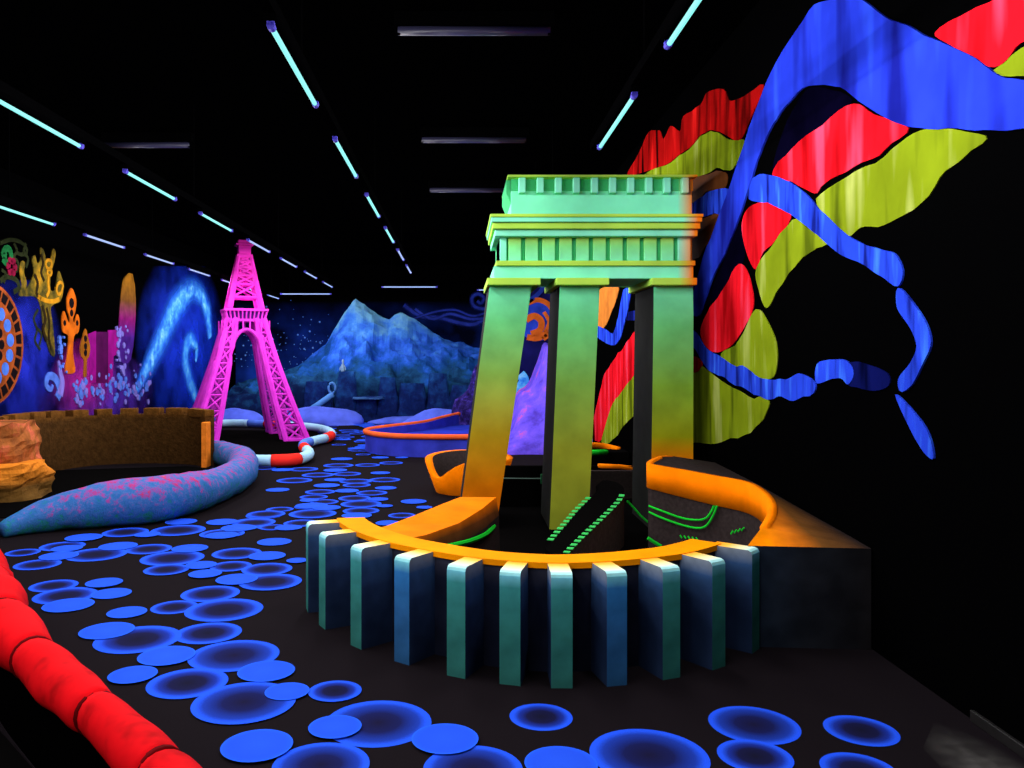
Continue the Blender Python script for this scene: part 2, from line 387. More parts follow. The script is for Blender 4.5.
# lit tubes crossing the far end of the room
for px0, px1, py, d, nm in ((282, 330, 294, 20.3, 'glowing tube crossing the far ceiling beside the pink tower'), (383, 436, 287, 18.5, 'lilac glowing tube crossing the ceiling before the snowy peaks'), (478, 530, 290, 19.2, 'glowing tube crossing the far ceiling behind the leaning column')):
    p = at_d((px0 + px1) / 2, py, d)
    t = lamp(p.x, d, p.z, nm, 'blacklight tubes at the far end', violet=True, rz=math.pi / 2)
    for dx in (-.4, .4):
        bm = bmesh.new(); add_tube(bm, [(dx, 0, .05), (dx, 0, CEIL - p.z)], .006, 6)
        o = obj('drop_rod', bm, RAILM, None); o.parent = t; o.rotation_euler.z = -math.pi / 2
# unlit fixtures right under the ceiling
for px0, px1, py, nm in ((398, 550, 31, 'unlit pale tube under the ceiling at the top centre, largest'), (422, 526, 140, 'unlit pale tube under the ceiling straight above the gate corner'), (430, 510, 190, 'unlit dim tube just left of the gate top'), (105, 190, 145, 'unlit dim tube between the two left glowing rows')):
    z = 4.16; d = F * (z - EYE) / (CY - py); x0, x1 = (px0 - CX) / F * d, (px1 - CX) / F * d
    t = thing('unlit_tube', ((x0 + x1) / 2, d, z), nm, 'lamp', 'unlit ceiling tubes')
    obj('housing', box(x0 - .03, x1 + .03, d - .04, d + .04, z + .04, CEIL), RAILM, t)
    bm = bmesh.new(); add_tube(bm, [(x0, d, z), (x1, d, z)], .036, 12); obj('tube', bm, UNLIT, t, smooth=True)
    for xx in (x0, x1): obj('end_cap', box(xx - .02, xx + .02, d - .025, d + .025, z - .035, z + .045, bev=.005), HOUS, t)

# ------------------------------------------------------------------ mini golf course with fins, foreground
CZ = .56
course = thing('golf_course', (.5, 5.6, 0), 'raised round golf course with orange rim and teal upright fins', 'golf course')
SL_STOPS = [(0, srgb(24, 34, 60)), (.25, srgb(34, 70, 92)), (.55, srgb(50, 150, 135)), (.86, srgb(60, 190, 175)), (.95, srgb(170, 240, 245)), (1, srgb(225, 240, 215))]
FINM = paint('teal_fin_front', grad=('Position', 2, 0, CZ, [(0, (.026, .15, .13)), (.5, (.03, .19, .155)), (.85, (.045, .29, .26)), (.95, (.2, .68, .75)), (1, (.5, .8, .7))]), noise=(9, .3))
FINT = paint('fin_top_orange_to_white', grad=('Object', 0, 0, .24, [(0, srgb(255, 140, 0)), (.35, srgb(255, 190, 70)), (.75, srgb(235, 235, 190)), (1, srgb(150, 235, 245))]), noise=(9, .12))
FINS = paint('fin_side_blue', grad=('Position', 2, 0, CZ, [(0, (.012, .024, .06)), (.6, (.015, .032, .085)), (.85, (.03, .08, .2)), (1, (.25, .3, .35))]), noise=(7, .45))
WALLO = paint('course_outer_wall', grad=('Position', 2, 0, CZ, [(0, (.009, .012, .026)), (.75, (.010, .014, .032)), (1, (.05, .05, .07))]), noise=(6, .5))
fp = [(-1.0, 5.5), (-.963, 5.26), (-.813, 4.93), (-.57, 4.59), (-.30, 4.35), (-.015, 4.16), (.249, 4.06), (.498, 4.02), (.771, 4.05), (1.06, 4.14), (1.34, 4.28), (1.62, 4.53), (1.78, 4.78)]
FC = catmull([(x, y, 0) for x, y in fp], 8)                   # outer edge of the fins
def off_curve(C, d):
    out = []
    for i, p in enumerate(C):
        t = (C[min(i + 1, len(C) - 1)] - C[max(i - 1, 0)]).normalized()
        n = Vector((-t.y, t.x, 0)); out.append(p + n * d)
    return out
I1, I2 = off_curve(FC, .21), off_curve(FC, .36)
i0, i1 = 2, len(FC) - 8
# wall core
def loft_wall(A, B, z0, zt, mats=(0, 0, 0)):
    bm = bmesh.new(); rows = []
    for a, b, z in zip(A, B, zt):
        rows.append([bm.verts.new((a.x, a.y, z0)), bm.verts.new((a.x, a.y, z)), bm.verts.new((b.x, b.y, z)), bm.verts.new((b.x, b.y, z0))])
    for r, s in zip(rows, rows[1:]):
        for k in range(3): bm.faces.new((r[k], r[k + 1], s[k + 1], s[k])).material_index = mats[k]
        bm.faces.new((r[3], r[0], s[0], s[3]))
    bm.faces.new(rows[0]); bm.faces.new(rows[-1][::-1])
    bmesh.ops.recalc_face_normals(bm, faces=bm.faces); return bm
A, B = I1[i0:i1], I2[i0:i1]
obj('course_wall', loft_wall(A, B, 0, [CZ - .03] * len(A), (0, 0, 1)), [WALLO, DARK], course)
A2, B2 = off_curve(FC, .195)[i0 + 3:i1], off_curve(FC, .375)[i0 + 3:i1]
bm = loft_wall(A2, B2, CZ - .03, [CZ] * len(A2))
obj('orange_rim', bm, paint('orange_rim_paint', srgb(255, 150, 0), noise=(5, .2)), course)
# fins: one by one
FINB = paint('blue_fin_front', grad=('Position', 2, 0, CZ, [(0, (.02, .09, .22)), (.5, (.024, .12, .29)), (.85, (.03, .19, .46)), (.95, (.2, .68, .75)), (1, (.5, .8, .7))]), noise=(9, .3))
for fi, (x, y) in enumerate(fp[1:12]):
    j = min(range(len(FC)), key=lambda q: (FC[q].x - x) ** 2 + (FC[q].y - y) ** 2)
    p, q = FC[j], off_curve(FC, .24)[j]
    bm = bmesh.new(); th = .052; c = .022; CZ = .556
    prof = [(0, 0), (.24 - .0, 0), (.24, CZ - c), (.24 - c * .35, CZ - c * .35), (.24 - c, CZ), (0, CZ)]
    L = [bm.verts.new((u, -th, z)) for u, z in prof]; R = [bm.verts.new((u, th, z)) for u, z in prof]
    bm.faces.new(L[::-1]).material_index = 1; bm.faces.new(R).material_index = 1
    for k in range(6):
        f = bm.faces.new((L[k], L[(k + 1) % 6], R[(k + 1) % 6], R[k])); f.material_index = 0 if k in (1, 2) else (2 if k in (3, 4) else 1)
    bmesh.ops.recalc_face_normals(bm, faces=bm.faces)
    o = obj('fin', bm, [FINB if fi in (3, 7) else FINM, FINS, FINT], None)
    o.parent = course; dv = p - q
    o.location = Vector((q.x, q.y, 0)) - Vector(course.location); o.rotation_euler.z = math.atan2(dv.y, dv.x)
CZ = .56
# playing floor (black felt)
bm = bmesh.new(); ring = [Vector((p.x, p.y, 0)) for p in I2[i0:i1]] + [Vector(v) for v in ((2.2, 5.6, 0), (2.25, 6.5, 0), (2.25, 9.25, 0), (.35, 9.25, 0), (.2, 6.2, 0), (-.5, 5.1, 0))]
slab(bm, ring, Vector((0, 0, .06))); obj('playing_surface', bm, FELT, course)
# right bank: orange band, dark wall below, platform to the room wall
T = [(672, 456, 6.95, 480), (658, 457, 6.75, 484), (648, 463, 6.5, 487), (660, 466, 6.4, 491), (683, 470, 6.3, 497), (715, 476, 6.1, 505), (742, 481, 5.9, 511), (757, 488, 5.6, 517), (768, 499, 5.25, 527), (770, 512, 5.0, 535), (762, 527, 4.78, 545)]
top = [at_d(a, b, d) for a, b, d, e in T]; low = [at_d(a, e, d) for a, b, d, e in T]
top = catmull(top, 4); low = catmull(low, 4)
bm = bmesh.new()
vt = [bm.verts.new(p) for p in top]; vl = [bm.verts.new(p) for p in low]; vf = [bm.verts.new((p.x, p.y, .03)) for p in low]
for i in range(len(vt) - 1):
    bm.faces.new((vl[i], vl[i + 1], vf[i + 1], vf[i]))
bmesh.ops.delete(bm, geom=vt, context='VERTS')
obj('inner_bank', bm, DARK, course, smooth=True)
bm = bmesh.new()                                              # orange band, 3 cm thick, standing proud of the bank
n = len(top); rows = []
for i in range(n):
    t = (top[min(i + 1, n - 1)] - top[max(i - 1, 0)]); t.z = 0; t.normalize(); nv = Vector((t.y, -t.x, 0))
    if nv.dot(Vector((.9, 5.8, 0)) - Vector((top[i].x, top[i].y, 0))) < 0: nv = -nv
    a, b = top[i] + nv * .012, low[i] + nv * .012
    rows.append([bm.verts.new(q) for q in (a, b, b - nv * .05, a - nv * .05)])
for r, s in zip(rows, rows[1:]):
    for k in range(4): bm.faces.new((r[k], r[(k + 1) % 4], s[(k + 1) % 4], s[k]))
bm.faces.new(rows[0]); bm.faces.new(rows[-1][::-1]); bmesh.ops.recalc_face_normals(bm, faces=bm.faces)
obj('orange_band', bm, ORANGE, course, smooth=True)
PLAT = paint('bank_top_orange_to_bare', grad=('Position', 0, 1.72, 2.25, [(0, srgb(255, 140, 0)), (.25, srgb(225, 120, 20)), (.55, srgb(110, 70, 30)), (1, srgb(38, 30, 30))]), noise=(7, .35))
bm = bmesh.new(); pt = [p for p in top]; out = []
for p in pt: out.append(Vector((WALL_R - .01, p.y + .35 * (p.y > 6.3) * (p.y - 6.3) / .6, min(p.z - .03, .56 + (p.y - 4.6) * .05))))
va = [bm.verts.new(p) for p in pt]; vb = [bm.verts.new(p) for p in out]
for i in range(len(va) - 1): bm.faces.new((va[i], va[i + 1], vb[i + 1], vb[i])).material_index = 0 if pt[i].y < 5.75 else 1
ce = [bm.verts.new(v) for v in ((1.60, 4.60, CZ), (WALL_R - .01, 4.55, .555))]
bm.faces.new((va[-1], ce[0], ce[1], vb[-1]))
bt = [bm.verts.new(v) for v in ((1.60, 4.60, 0), (WALL_R - .01, 4.55, 0))]
bm.faces.new((ce[0], bt[0], bt[1], ce[1])).material_index = 2
bmesh.ops.recalc_face_normals(bm, faces=bm.faces)
SIDE = paint('bank_side_grey_blue', grad=('Position', 0, 1.6, 2.27, [(0, (.016, .028, .05)), (.45, (.014, .017, .024)), (1, (.010, .009, .010))]), noise=(6, .5))
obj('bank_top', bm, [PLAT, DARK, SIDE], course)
# far end of the nose, closing the bank behind
bm = bmesh.new(); p0 = top[0]; ring = [Vector((p0.x, p0.y, 0)), Vector((WALL_R - .01, p0.y + .3, 0)), Vector((WALL_R - .01, p0.y + .3, .62)), Vector((p0.x, p0.y, p0.z - .01))]
slab(bm, ring, Vector((0, -.03, 0))); obj('bank_end', bm, DARK, course)
# green tape lines on the bank wall
def face_line(pxs, d_fn, r=.008):
    bm = bmesh.new(); pts = catmull([at_d(a, b, d_fn(a) - .03) for a, b in pxs], 5); add_tube(bm, pts, r, 6); return bm
dfn = lambda a: interp([648, 660, 683, 715, 742, 757], [6.5, 6.4, 6.3, 6.1, 5.9, 5.6], a)
for dy in (0, 6):
    obj('green_stripe', face_line([(649, 506 + dy), (662, 512 + dy), (682, 519 + dy), (697, 522 + dy), (706, 520 + dy), (713, 513 + dy * .5), (717, 506)] if dy else [(649, 506), (662, 511), (682, 518), (697, 520), (706, 518), (711, 512), (714, 506)], dfn), GREENLINE, course)
for k in range(5):
    bm = face_line([(680 + k * 4.0, 535 + k * .6), (682 + k * 4.0, 538 + k * .6)], dfn, .006); obj('green_dash', bm, GREENLINE, course)
for k in range(4):
    bm = face_line([(733 + k * 3.6, 531 - k * 1.1), (731 + k * 3.6, 534 - k * 1.1)], dfn, .006); obj('green_dash', bm, GREENLINE, course)
obj('green_stripe', face_line([(627, 501), (634, 508), (641, 516), (648, 522)], lambda a: 7.0, .010), GREENLINE, course)
obj('green_stripe', face_line([(648, 538), (654, 542), (661, 546)], lambda a: 6.35, .014), GREENLINE, course)
# left wing wall, orange on top, that ends below the leaning column
bm = bmesh.new()
oT = [(-.52, 5.12, .54), (-.44, 5.25, .545), (-.28, 5.52, .56), (-.1, 5.9, .57), (.01, 6.12, .575)]
iT = [(-.32, 4.88, .535), (-.20, 5.02, .53), (.0, 5.38, .53), (.16, 5.78, .55), (.275, 6.14, .57)]
n = len(oT)
ro = [bm.verts.new(p) for p in oT]; ri = [bm.verts.new(p) for p in iT]
rm = [bm.verts.new((p[0] + .02, p[1] - .02, p[2] - .13)) for p in iT]
bo = [bm.verts.new((p[0], p[1], 0)) for p in oT]; bi = [bm.verts.new((p[0] + .03, p[1] - .03, 0)) for p in iT]
for i in range(n - 1):
    bm.faces.new((ro[i], ro[i + 1], ri[i + 1], ri[i])).material_index = 0
    bm.faces.new((ri[i], ri[i + 1], rm[i + 1], rm[i])).material_index = 1
    bm.faces.new((rm[i], rm[i + 1], bi[i + 1], bi[i])).material_index = 2
    bm.faces.new((bo[i], bo[i + 1], ro[i + 1], ro[i])).material_index = 0
bm.faces.new((ro[-1], bo[-1], bi[-1], rm[-1], ri[-1])).material_index = 3
bm.faces.new((ro[0], ri[0], rm[0], bi[0], bo[0])).material_index = 2
bmesh.ops.recalc_face_normals(bm, faces=bm.faces)
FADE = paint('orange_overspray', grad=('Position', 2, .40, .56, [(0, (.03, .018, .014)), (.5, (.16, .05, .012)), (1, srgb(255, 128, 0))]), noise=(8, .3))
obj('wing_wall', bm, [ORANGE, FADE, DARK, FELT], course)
bm = bmesh.new(); add_tube(bm, catmull([at_d(445, 547, 5.07), at_d(470, 541, 5.41), at_d(486, 534, 5.74), at_d(494, 526, 6.0)], 5), .016, 6); obj('green_stripe', bm, GREENLINE, course)
# back wall of the course with an orange cap
obj('course_back_wall', box(.38, WALL_R - .01, 9.2, 9.28, 0, .40), FELT, course)
bm = bmesh.new(); add_tube(bm, [at_d(598, 466, 9.22), at_d(620, 467, 9.22), at_d(652, 471, 9.22), (WALL_R - .02, 9.22, .34)], .028, 8); obj('orange_rim', bm, ORANGE, course, smooth=True)
obj('bank_back_face', box(1.45, WALL_R - .01, 9.1, 9.2, 0, .36), DARK, course)
bm = bmesh.new(); add_tube(bm, [(.42, 8.62, .35), (.86, 8.62, .345)], .008, 6); obj('pale_edge', bm, paint('pale_edge_paint', (.10, .16, .13), noise=None), course)
obj('low_divider', box(.40, .95, 8.6, 8.66, .06, .345), FELT, course)
obj('green_post', box(.845, .885, 8.56, 8.6, .3, .40), paint('dull_green', (.02, .14, .05), noise=None), course)
# curved raised track with dashed green edges
Rp = catmull([at_d(603, 480, 7.28), at_d(616, 482, 7.1), at_d(624, 489, 6.9), at_d(621, 500, 6.7), at_d(606, 516, 6.35), at_d(589, 532, 6.0), at_d(572, 549, 5.65), at_d(562, 560, 5.4)], 5)
Lp = catmull([at_d(596, 486, 7.2), at_d(598, 488, 7.1), at_d(597, 491, 6.95), at_d(590, 498, 6.8), at_d(577, 511, 6.5), at_d(566, 524, 6.2), at_d(554, 538, 5.9), at_d(545, 549, 5.65)], 5)
bm = bmesh.new(); n = len(Rp)
a = [bm.verts.new(p) for p in Lp]; b = [bm.verts.new(p) for p in Rp]; c = [bm.verts.new((p.x, p.y, .05)) for p in Rp]; d = [bm.verts.new((p.x, p.y, .05)) for p in Lp]
for i in range(n - 1):
    bm.faces.new((a[i], b[i], b[i + 1], a[i + 1])).material_index = 0
    bm.faces.new((b[i], c[i], c[i + 1], b[i + 1])).material_index = 1
    bm.faces.new((a[i], a[i + 1], d[i + 1], d[i])).material_index = 0
bm.faces.new((a[-1], b[-1], c[-1], d[-1])); bm.faces.new((a[0], d[0], c[0], b[0]))
bmesh.ops.recalc_face_normals(bm, faces=bm.faces)
obj('curved_track', bm, [FELT, paint('track_side_brown', (.075, .062, .052), noise=(30, .4), rough=.95, spec=.02)], course)
DASH = paint('green_dash_paint', srgb(60, 190, 90), noise=None)
for P, rng, sgn in ((Rp, range(13, n - 3), 1), (Lp, range(15, n - 3), 1)):
    pts = [P[i] for i in rng]; L = 0; segs = []
    for u, v in zip(pts, pts[1:]):
        segs.append((L, u, v)); L += (v - u).length
    k = 0
    while k * .085 < L - .05:
        s = k * .085
        for (l0, u, v) in segs:
            if l0 <= s <= l0 + (v - u).length:
                p = u + (v - u) * ((s - l0) / (v - u).length); tt = (v - u).normalized(); break
        sd = Vector((-tt.y, tt.x, 0)).normalized()
        sd = sd if sd.x < 0 else -sd
        bm = bmesh.new(); slab(bm, [p - sd * .01, p + sd * .034, p + sd * .034 + tt * .036, p - sd * .01 + tt * .036], Vector((0, 0, .006)))
        obj('green_dash', bm, DASH, course); k += 1
# small orange bowl behind the leaning column
bowl = thing('orange_bowl_hazard', (.12, 10.0, 0), 'small orange curled golf bowl behind the leaning green column', 'golf hazard')
bm = bmesh.new(); NS = 40; rows = []
for i in range(NS):
    a = i / NS * 2 * math.pi; ca, sa = math.cos(a), math.sin(a)
    h = .40 - .2 * max(0, math.cos(a - math.radians(222))) ** 10 + .04 * max(0, sa)
    rows.append([bm.verts.new((.12 + ca * r, 10 + sa * r, z)) for r, z in ((.40, 0), (.53, h), (.44, h), (.36, .05))])
for i in range(NS):
    r, s = rows[i], rows[(i + 1) % NS]
    for k in range(3): bm.faces.new((r[k], s[k], s[k + 1], r[k + 1])).material_index = 1 if k == 2 else 0
bmesh.ops.recalc_face_normals(bm, faces=bm.faces)
obj('bowl_wall', bm, [ORANGE, DARK], bowl, smooth=True)
bm = bmesh.new(); slab(bm, [Vector((.12 + .37 * math.cos(i / 20 * 2 * math.pi), 10 + .37 * math.sin(i / 20 * 2 * math.pi), .04)) for i in range(20)], Vector((0, 0, .02)))
obj('green_cup_floor', bm, paint('dark_green_felt', (.012, .05, .01), noise=None), bowl)
# little orange curl at the foot of the mural
curl = thing('orange_kerb', (1.75, 11.0, 0), 'tiny orange kerb curl at the foot of the drapery mural', 'kerb')
bm = bmesh.new(); add_tube(bm, catmull([(1.55, 10.6, .42), (1.7, 11.0, .43), (1.95, 11.2, .40), (2.15, 11.1, .36)], 5), .05, 8); obj('kerb_top', bm, ORANGE, curl, smooth=True)
bm = bmesh.new(); add_tube(bm, catmull([(1.62, 10.5, .40), (1.78, 10.55, .40), (1.9, 10.7, .385)], 4), .035, 8); obj('green_insert', bm, GREENLINE, curl, smooth=True)
obj('kerb_base', box(1.52, 2.2, 10.75, 11.3, 0, .38), FELT, curl)

# ------------------------------------------------------------------ the green gate (columns and entablature)
GY = 7.4; GS = F / GY; GD = .9
gx = lambda px: (px - CX) / GS
gz = lambda py: EYE + (CY - py) / GS
gate = thing('temple_gate', (gx(592), GY + GD / 2, .06), 'glowing green temple gate with three columns and a stepped entablature', 'gate')
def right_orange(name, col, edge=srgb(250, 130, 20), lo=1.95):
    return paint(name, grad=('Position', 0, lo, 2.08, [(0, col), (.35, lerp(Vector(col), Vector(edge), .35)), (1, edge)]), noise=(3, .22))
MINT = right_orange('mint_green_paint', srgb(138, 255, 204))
MINT2 = right_orange('shaded_mint_paint', srgb(70, 190, 120))  # darker mint, with the shade of the frieze gaps put into the colour
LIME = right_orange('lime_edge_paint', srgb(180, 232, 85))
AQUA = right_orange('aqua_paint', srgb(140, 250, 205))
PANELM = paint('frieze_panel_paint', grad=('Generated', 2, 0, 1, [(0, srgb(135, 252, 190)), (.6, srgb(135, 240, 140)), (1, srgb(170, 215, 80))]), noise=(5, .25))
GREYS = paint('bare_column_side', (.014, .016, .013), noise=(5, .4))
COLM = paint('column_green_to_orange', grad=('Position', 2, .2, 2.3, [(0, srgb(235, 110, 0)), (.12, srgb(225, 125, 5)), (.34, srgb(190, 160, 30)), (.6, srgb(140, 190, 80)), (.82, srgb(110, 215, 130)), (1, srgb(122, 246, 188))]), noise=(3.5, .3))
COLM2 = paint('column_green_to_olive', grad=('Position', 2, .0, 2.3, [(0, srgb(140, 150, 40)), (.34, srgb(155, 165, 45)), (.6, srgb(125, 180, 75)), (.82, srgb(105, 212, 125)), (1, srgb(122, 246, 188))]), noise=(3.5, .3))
COLS = []
def column(tx0, tx1, bx0, bx1, zt, zb, m):
    """tapering square pier, bare on its left and back"""
    bm = bmesh.new()
    q = lambda x0, x1, z: [bm.verts.new(v) for v in ((x0, GY + .05, z), (x1, GY + .05, z), (x1, GY + GD - .05, z), (x0, GY + GD - .05, z))]
    N = 8; rings = [q(lerp(bx0, tx0, i / N), lerp(bx1, tx1, i / N), lerp(zb, zt, i / N)) for i in range(N + 1)]
    for r, s in zip(rings, rings[1:]):
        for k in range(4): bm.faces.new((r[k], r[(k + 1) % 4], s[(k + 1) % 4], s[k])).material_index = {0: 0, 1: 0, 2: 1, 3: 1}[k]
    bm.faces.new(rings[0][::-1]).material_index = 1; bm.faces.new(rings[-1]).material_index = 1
    vert = [e for e in bm.edges if abs(e.verts[0].co.z - e.verts[1].co.z) > .1]
    bmesh.ops.bevel(bm, geom=vert, offset=.012, segments=2, affect='EDGES')
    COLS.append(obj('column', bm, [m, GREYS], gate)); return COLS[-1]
zc = gz(284)
s2 = F / (GY + .05); cx = lambda px: (px - CX) / s2
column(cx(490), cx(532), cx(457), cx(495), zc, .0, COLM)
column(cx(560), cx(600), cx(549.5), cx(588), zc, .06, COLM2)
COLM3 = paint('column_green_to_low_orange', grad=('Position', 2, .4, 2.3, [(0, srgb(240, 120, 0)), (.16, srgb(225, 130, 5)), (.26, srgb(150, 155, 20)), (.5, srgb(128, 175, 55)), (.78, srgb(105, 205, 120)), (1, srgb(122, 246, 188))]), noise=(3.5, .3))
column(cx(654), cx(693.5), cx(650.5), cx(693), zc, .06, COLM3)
Y0, Y1 = GY, GY + GD
for (a, b_), cl_ in zip(((487, 540), (555.5, 608), (650, 695)), COLS):
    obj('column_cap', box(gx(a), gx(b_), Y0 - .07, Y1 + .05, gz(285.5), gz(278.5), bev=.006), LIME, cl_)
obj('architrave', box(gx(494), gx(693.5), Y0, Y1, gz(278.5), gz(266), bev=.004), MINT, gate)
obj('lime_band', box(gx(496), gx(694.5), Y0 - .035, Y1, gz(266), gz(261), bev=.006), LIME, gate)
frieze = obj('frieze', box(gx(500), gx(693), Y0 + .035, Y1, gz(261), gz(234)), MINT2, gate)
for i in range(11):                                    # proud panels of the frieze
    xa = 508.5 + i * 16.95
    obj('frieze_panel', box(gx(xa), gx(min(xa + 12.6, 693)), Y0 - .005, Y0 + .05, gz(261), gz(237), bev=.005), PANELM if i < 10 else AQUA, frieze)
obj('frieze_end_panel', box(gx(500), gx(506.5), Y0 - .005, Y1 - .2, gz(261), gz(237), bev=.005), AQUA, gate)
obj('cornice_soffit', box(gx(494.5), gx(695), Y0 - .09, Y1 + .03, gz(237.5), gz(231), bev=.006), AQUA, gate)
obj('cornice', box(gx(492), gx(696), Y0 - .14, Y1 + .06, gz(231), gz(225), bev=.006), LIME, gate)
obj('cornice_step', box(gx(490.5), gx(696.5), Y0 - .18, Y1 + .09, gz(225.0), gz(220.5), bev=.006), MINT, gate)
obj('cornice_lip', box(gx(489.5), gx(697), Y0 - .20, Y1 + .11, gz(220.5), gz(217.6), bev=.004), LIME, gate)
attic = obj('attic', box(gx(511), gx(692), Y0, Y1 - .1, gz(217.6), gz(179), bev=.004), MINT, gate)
obj('attic_band', box(gx(511), gx(692.5), Y0 - .012, Y1 - .1, gz(191), gz(179)), MINT2, gate)
for i in range(10):
    xc = 521.5 + i * 17.95
    bm = bmesh.new(); x0, x1 = gx(xc - 3.4), gx(xc + 3.4)
    add_box(bm, x0, x1, Y0 - .085, Y0, gz(194.5), gz(179.5), bev=.006); obj('dentil', bm, AQUA, attic)
bm = bmesh.new()                                       # flaring left return of the attic
slab(bm, [Vector((gx(511) + .01, Y0 + .03, gz(206))), Vector((gx(506.5), Y0 + .03, gz(192))), Vector((gx(506.5), Y0 + .03, gz(179.5))), Vector((gx(511) + .01, Y0 + .03, gz(179.5)))], Vector((0, GD - .2, 0)))
obj('attic_return', bm, MINT2, gate)
obj('attic_cap', box(gx(507.0), gx(694), Y0 - .11, Y1 - .02, gz(179.5), gz(177.3), bev=.004), LIME, gate)

# ------------------------------------------------------------------ right wall mural: drapery and ribbons
mural = thing('drapery_mural', (WALL_R, 7.0, 0), 'mural of red, blue and chartreuse swirling drapery on the right wall', 'mural')
RED = folds('red_drapery', (.72, .007, .016), (.30, .002, .004), (.85, .05, .11), .8)
REDD = folds('deep_red_drapery', (.36, .004, .004), (.008, .001, .001), (.85, .014, .012), .75)
CHART = folds('chartreuse_drapery', (.19, .26, .008), (.07, .10, .004), (.36, .42, .09), .8)
BLUEM = folds('blue_ribbon', (.018, .042, .62), (.008, .012, .24), (.03, .085, .85), .6)
BLUEN = folds('blue_thin_ribbon', (.018, .055, .65), (.006, .012, .17), (.04, .16, .9), 1.6)
NAVY = paint('navy_fold', (.0012, .0008, .007), noise=(3, .6), spec=0)
RUST = paint('rust_fold', (.09, .026, .006), noise=(4, .4))
def zp(lst, ox, oy, s): return [(ox + s * a, oy + s * b) for a, b in lst]
NPOLY = 0
def mpoly(name, px, m, layer, conv=on_r, parent=mural, nrm=Vector((-1, 0, 0)), sm=4, uv=None, grow=1.3):
    global NPOLY
    NPOLY += 1
    if grow:                                          # let neighbouring fields meet at a thin black outline
        ar = sum(px[i - 1][0] * px[i][1] - px[i][0] * px[i - 1][1] for i in range(len(px))); g_ = grow if ar > 0 else -grow; q = []
        for i, (a, b) in enumerate(px):
            dx, dy = px[(i + 1) % len(px)][0] - px[i - 1][0], px[(i + 1) % len(px)][1] - px[i - 1][1]; l = math.hypot(dx, dy) or 1
            q.append((a + g_ * dy / l, b - g_ * dx / l))
        px = q
    ring = catmull([conv(a, b) for a, b in px], sm, closed=True)
    if grow: ring = [p + Vector((0, .9, 1)) * .022 * mnoise.noise(p * 6.0) for p in ring]
    ring = [p + nrm * .001 for p in ring]; layer += (NPOLY % 40) * .02
    bm = bmesh.new(); slab(bm, ring, nrm * (.003 + .003 * layer)); return obj(name, bm, m, parent, uv=uv)
Z8 = lambda l: zp(l, 580, 0, .6115)
Z9 = lambda l: zp(l, 680, 280, .2734)
Z6 = lambda l: zp(l, 490, 280, .2603)
mpoly('navy_fold', Z8([(318,278),(340,200),(370,150),(400,145),(445,165),(400,200),(350,240)]), NAVY, 0)
mpoly('navy_fold', Z8([(205,500),(232,440),(262,372),(268,420),(240,468)]), NAVY, 0)
mpoly('red_drape', Z8([(585,55),(640,20),(680,0),(700,-20),(800,-30),(800,30),(726,72),(700,95),(670,106),(640,88),(610,73)]), RED, 1)
mpoly('chartreuse_drape', Z8([(678,114),(726,85),(800,45),(800,118),(726,122),(700,122)]), CHART, 0)
mpoly('red_drape', Z8([(318,285),(350,245),(400,205),(450,172),(480,188),(538,212),(500,243),(450,272),(400,300),(385,316),(350,296)]), RED, 1)
mpoly('chartreuse_drape', Z8([(390,326),(440,292),(500,257),(550,222),(590,210),(665,225),(640,245),(600,280),(560,330),(500,365),(460,372),(440,385),(412,357)]), CHART, 1)
mpoly('red_drape', Z8([(268,370),(275,345),(300,332),(325,337),(346,351),(325,385),(300,412),(288,437),(275,410)]), RED, 1)
mpoly('chartreuse_drape', Z8([(291,440),(312,410),(350,362),(372,374),(405,395),(380,410),(350,435),(325,470),(306,500),(296,475)]), CHART, 1)
mpoly('red_drape', Z8([(200,540),(215,505),(240,470),(262,434),(274,447),(283,490),(278,518),(255,552),(230,575),(210,568)]), RED, 1)
mpoly('chartreuse_drape', Z8([(234,580),(264,555),(290,507),(305,525),(320,560),(321,600),(313,617),(290,620),(260,605),(242,590)]), CHART, 1)
mpoly('chartreuse_drape', Z8([(160,585),(188,598),(205,605),(240,630),(275,650),(308,656),(300,685),(270,710),(225,722),(188,722),(160,722)]), CHART, 1)
mpoly('red_drape', Z8([(178,585),(195,588),(199,598),(192,606),(178,604)]), REDD, 2)
mpoly('deep_red_drape', Z8([(80,286),(100,250),(115,218),(130,215),(138,228),(150,208),(165,215),(172,192),(200,172),(212,152),(235,148),(247,168),(270,158),(300,140),(285,180),(270,215),(255,228),(230,213),(205,213),(180,237),(150,262),(115,276)]), REDD, 1)
mpoly('chartreuse_drape', Z8([(100,296),(118,280),(150,268),(180,245),(205,220),(225,218),(245,232),(268,230),(258,265),(245,278),(225,273),(205,283),(190,292),(150,300)]), CHART, 1)
mpoly('rust_fold', Z8([(165,300),(195,292),(225,282),(240,287),(235,306),(205,312),(193,326),(165,330)]), RUST, 1)
mpoly('rust_fold', Z8([(165,365),(195,361),(215,355),(232,352),(215,390),(200,410),(190,422),(165,424)]), RUST, 1)
mpoly('blue_thin_ribbon', Z8([(165,350),(192,330),(215,315),(243,310),(240,345),(215,349),(192,358),(165,385)]), BLUEN, 2)
mpoly('blue_thin_ribbon', Z8([(285,292),(310,288),(345,300),(375,325),(400,350),(430,380),(460,400),(490,410),(515,415),(527,440),(520,463),(495,450),(465,430),(430,415),(400,390),(370,365),(340,345),(310,330),(280,325)]), BLUEN, 2)
mpoly('blue_thin_ribbon', Z8([(522,470),(545,495),(570,535),(576,570),(560,605),(530,640),(526,622),(545,592),(555,565),(545,535),(525,505)]), BLUEN, 2)
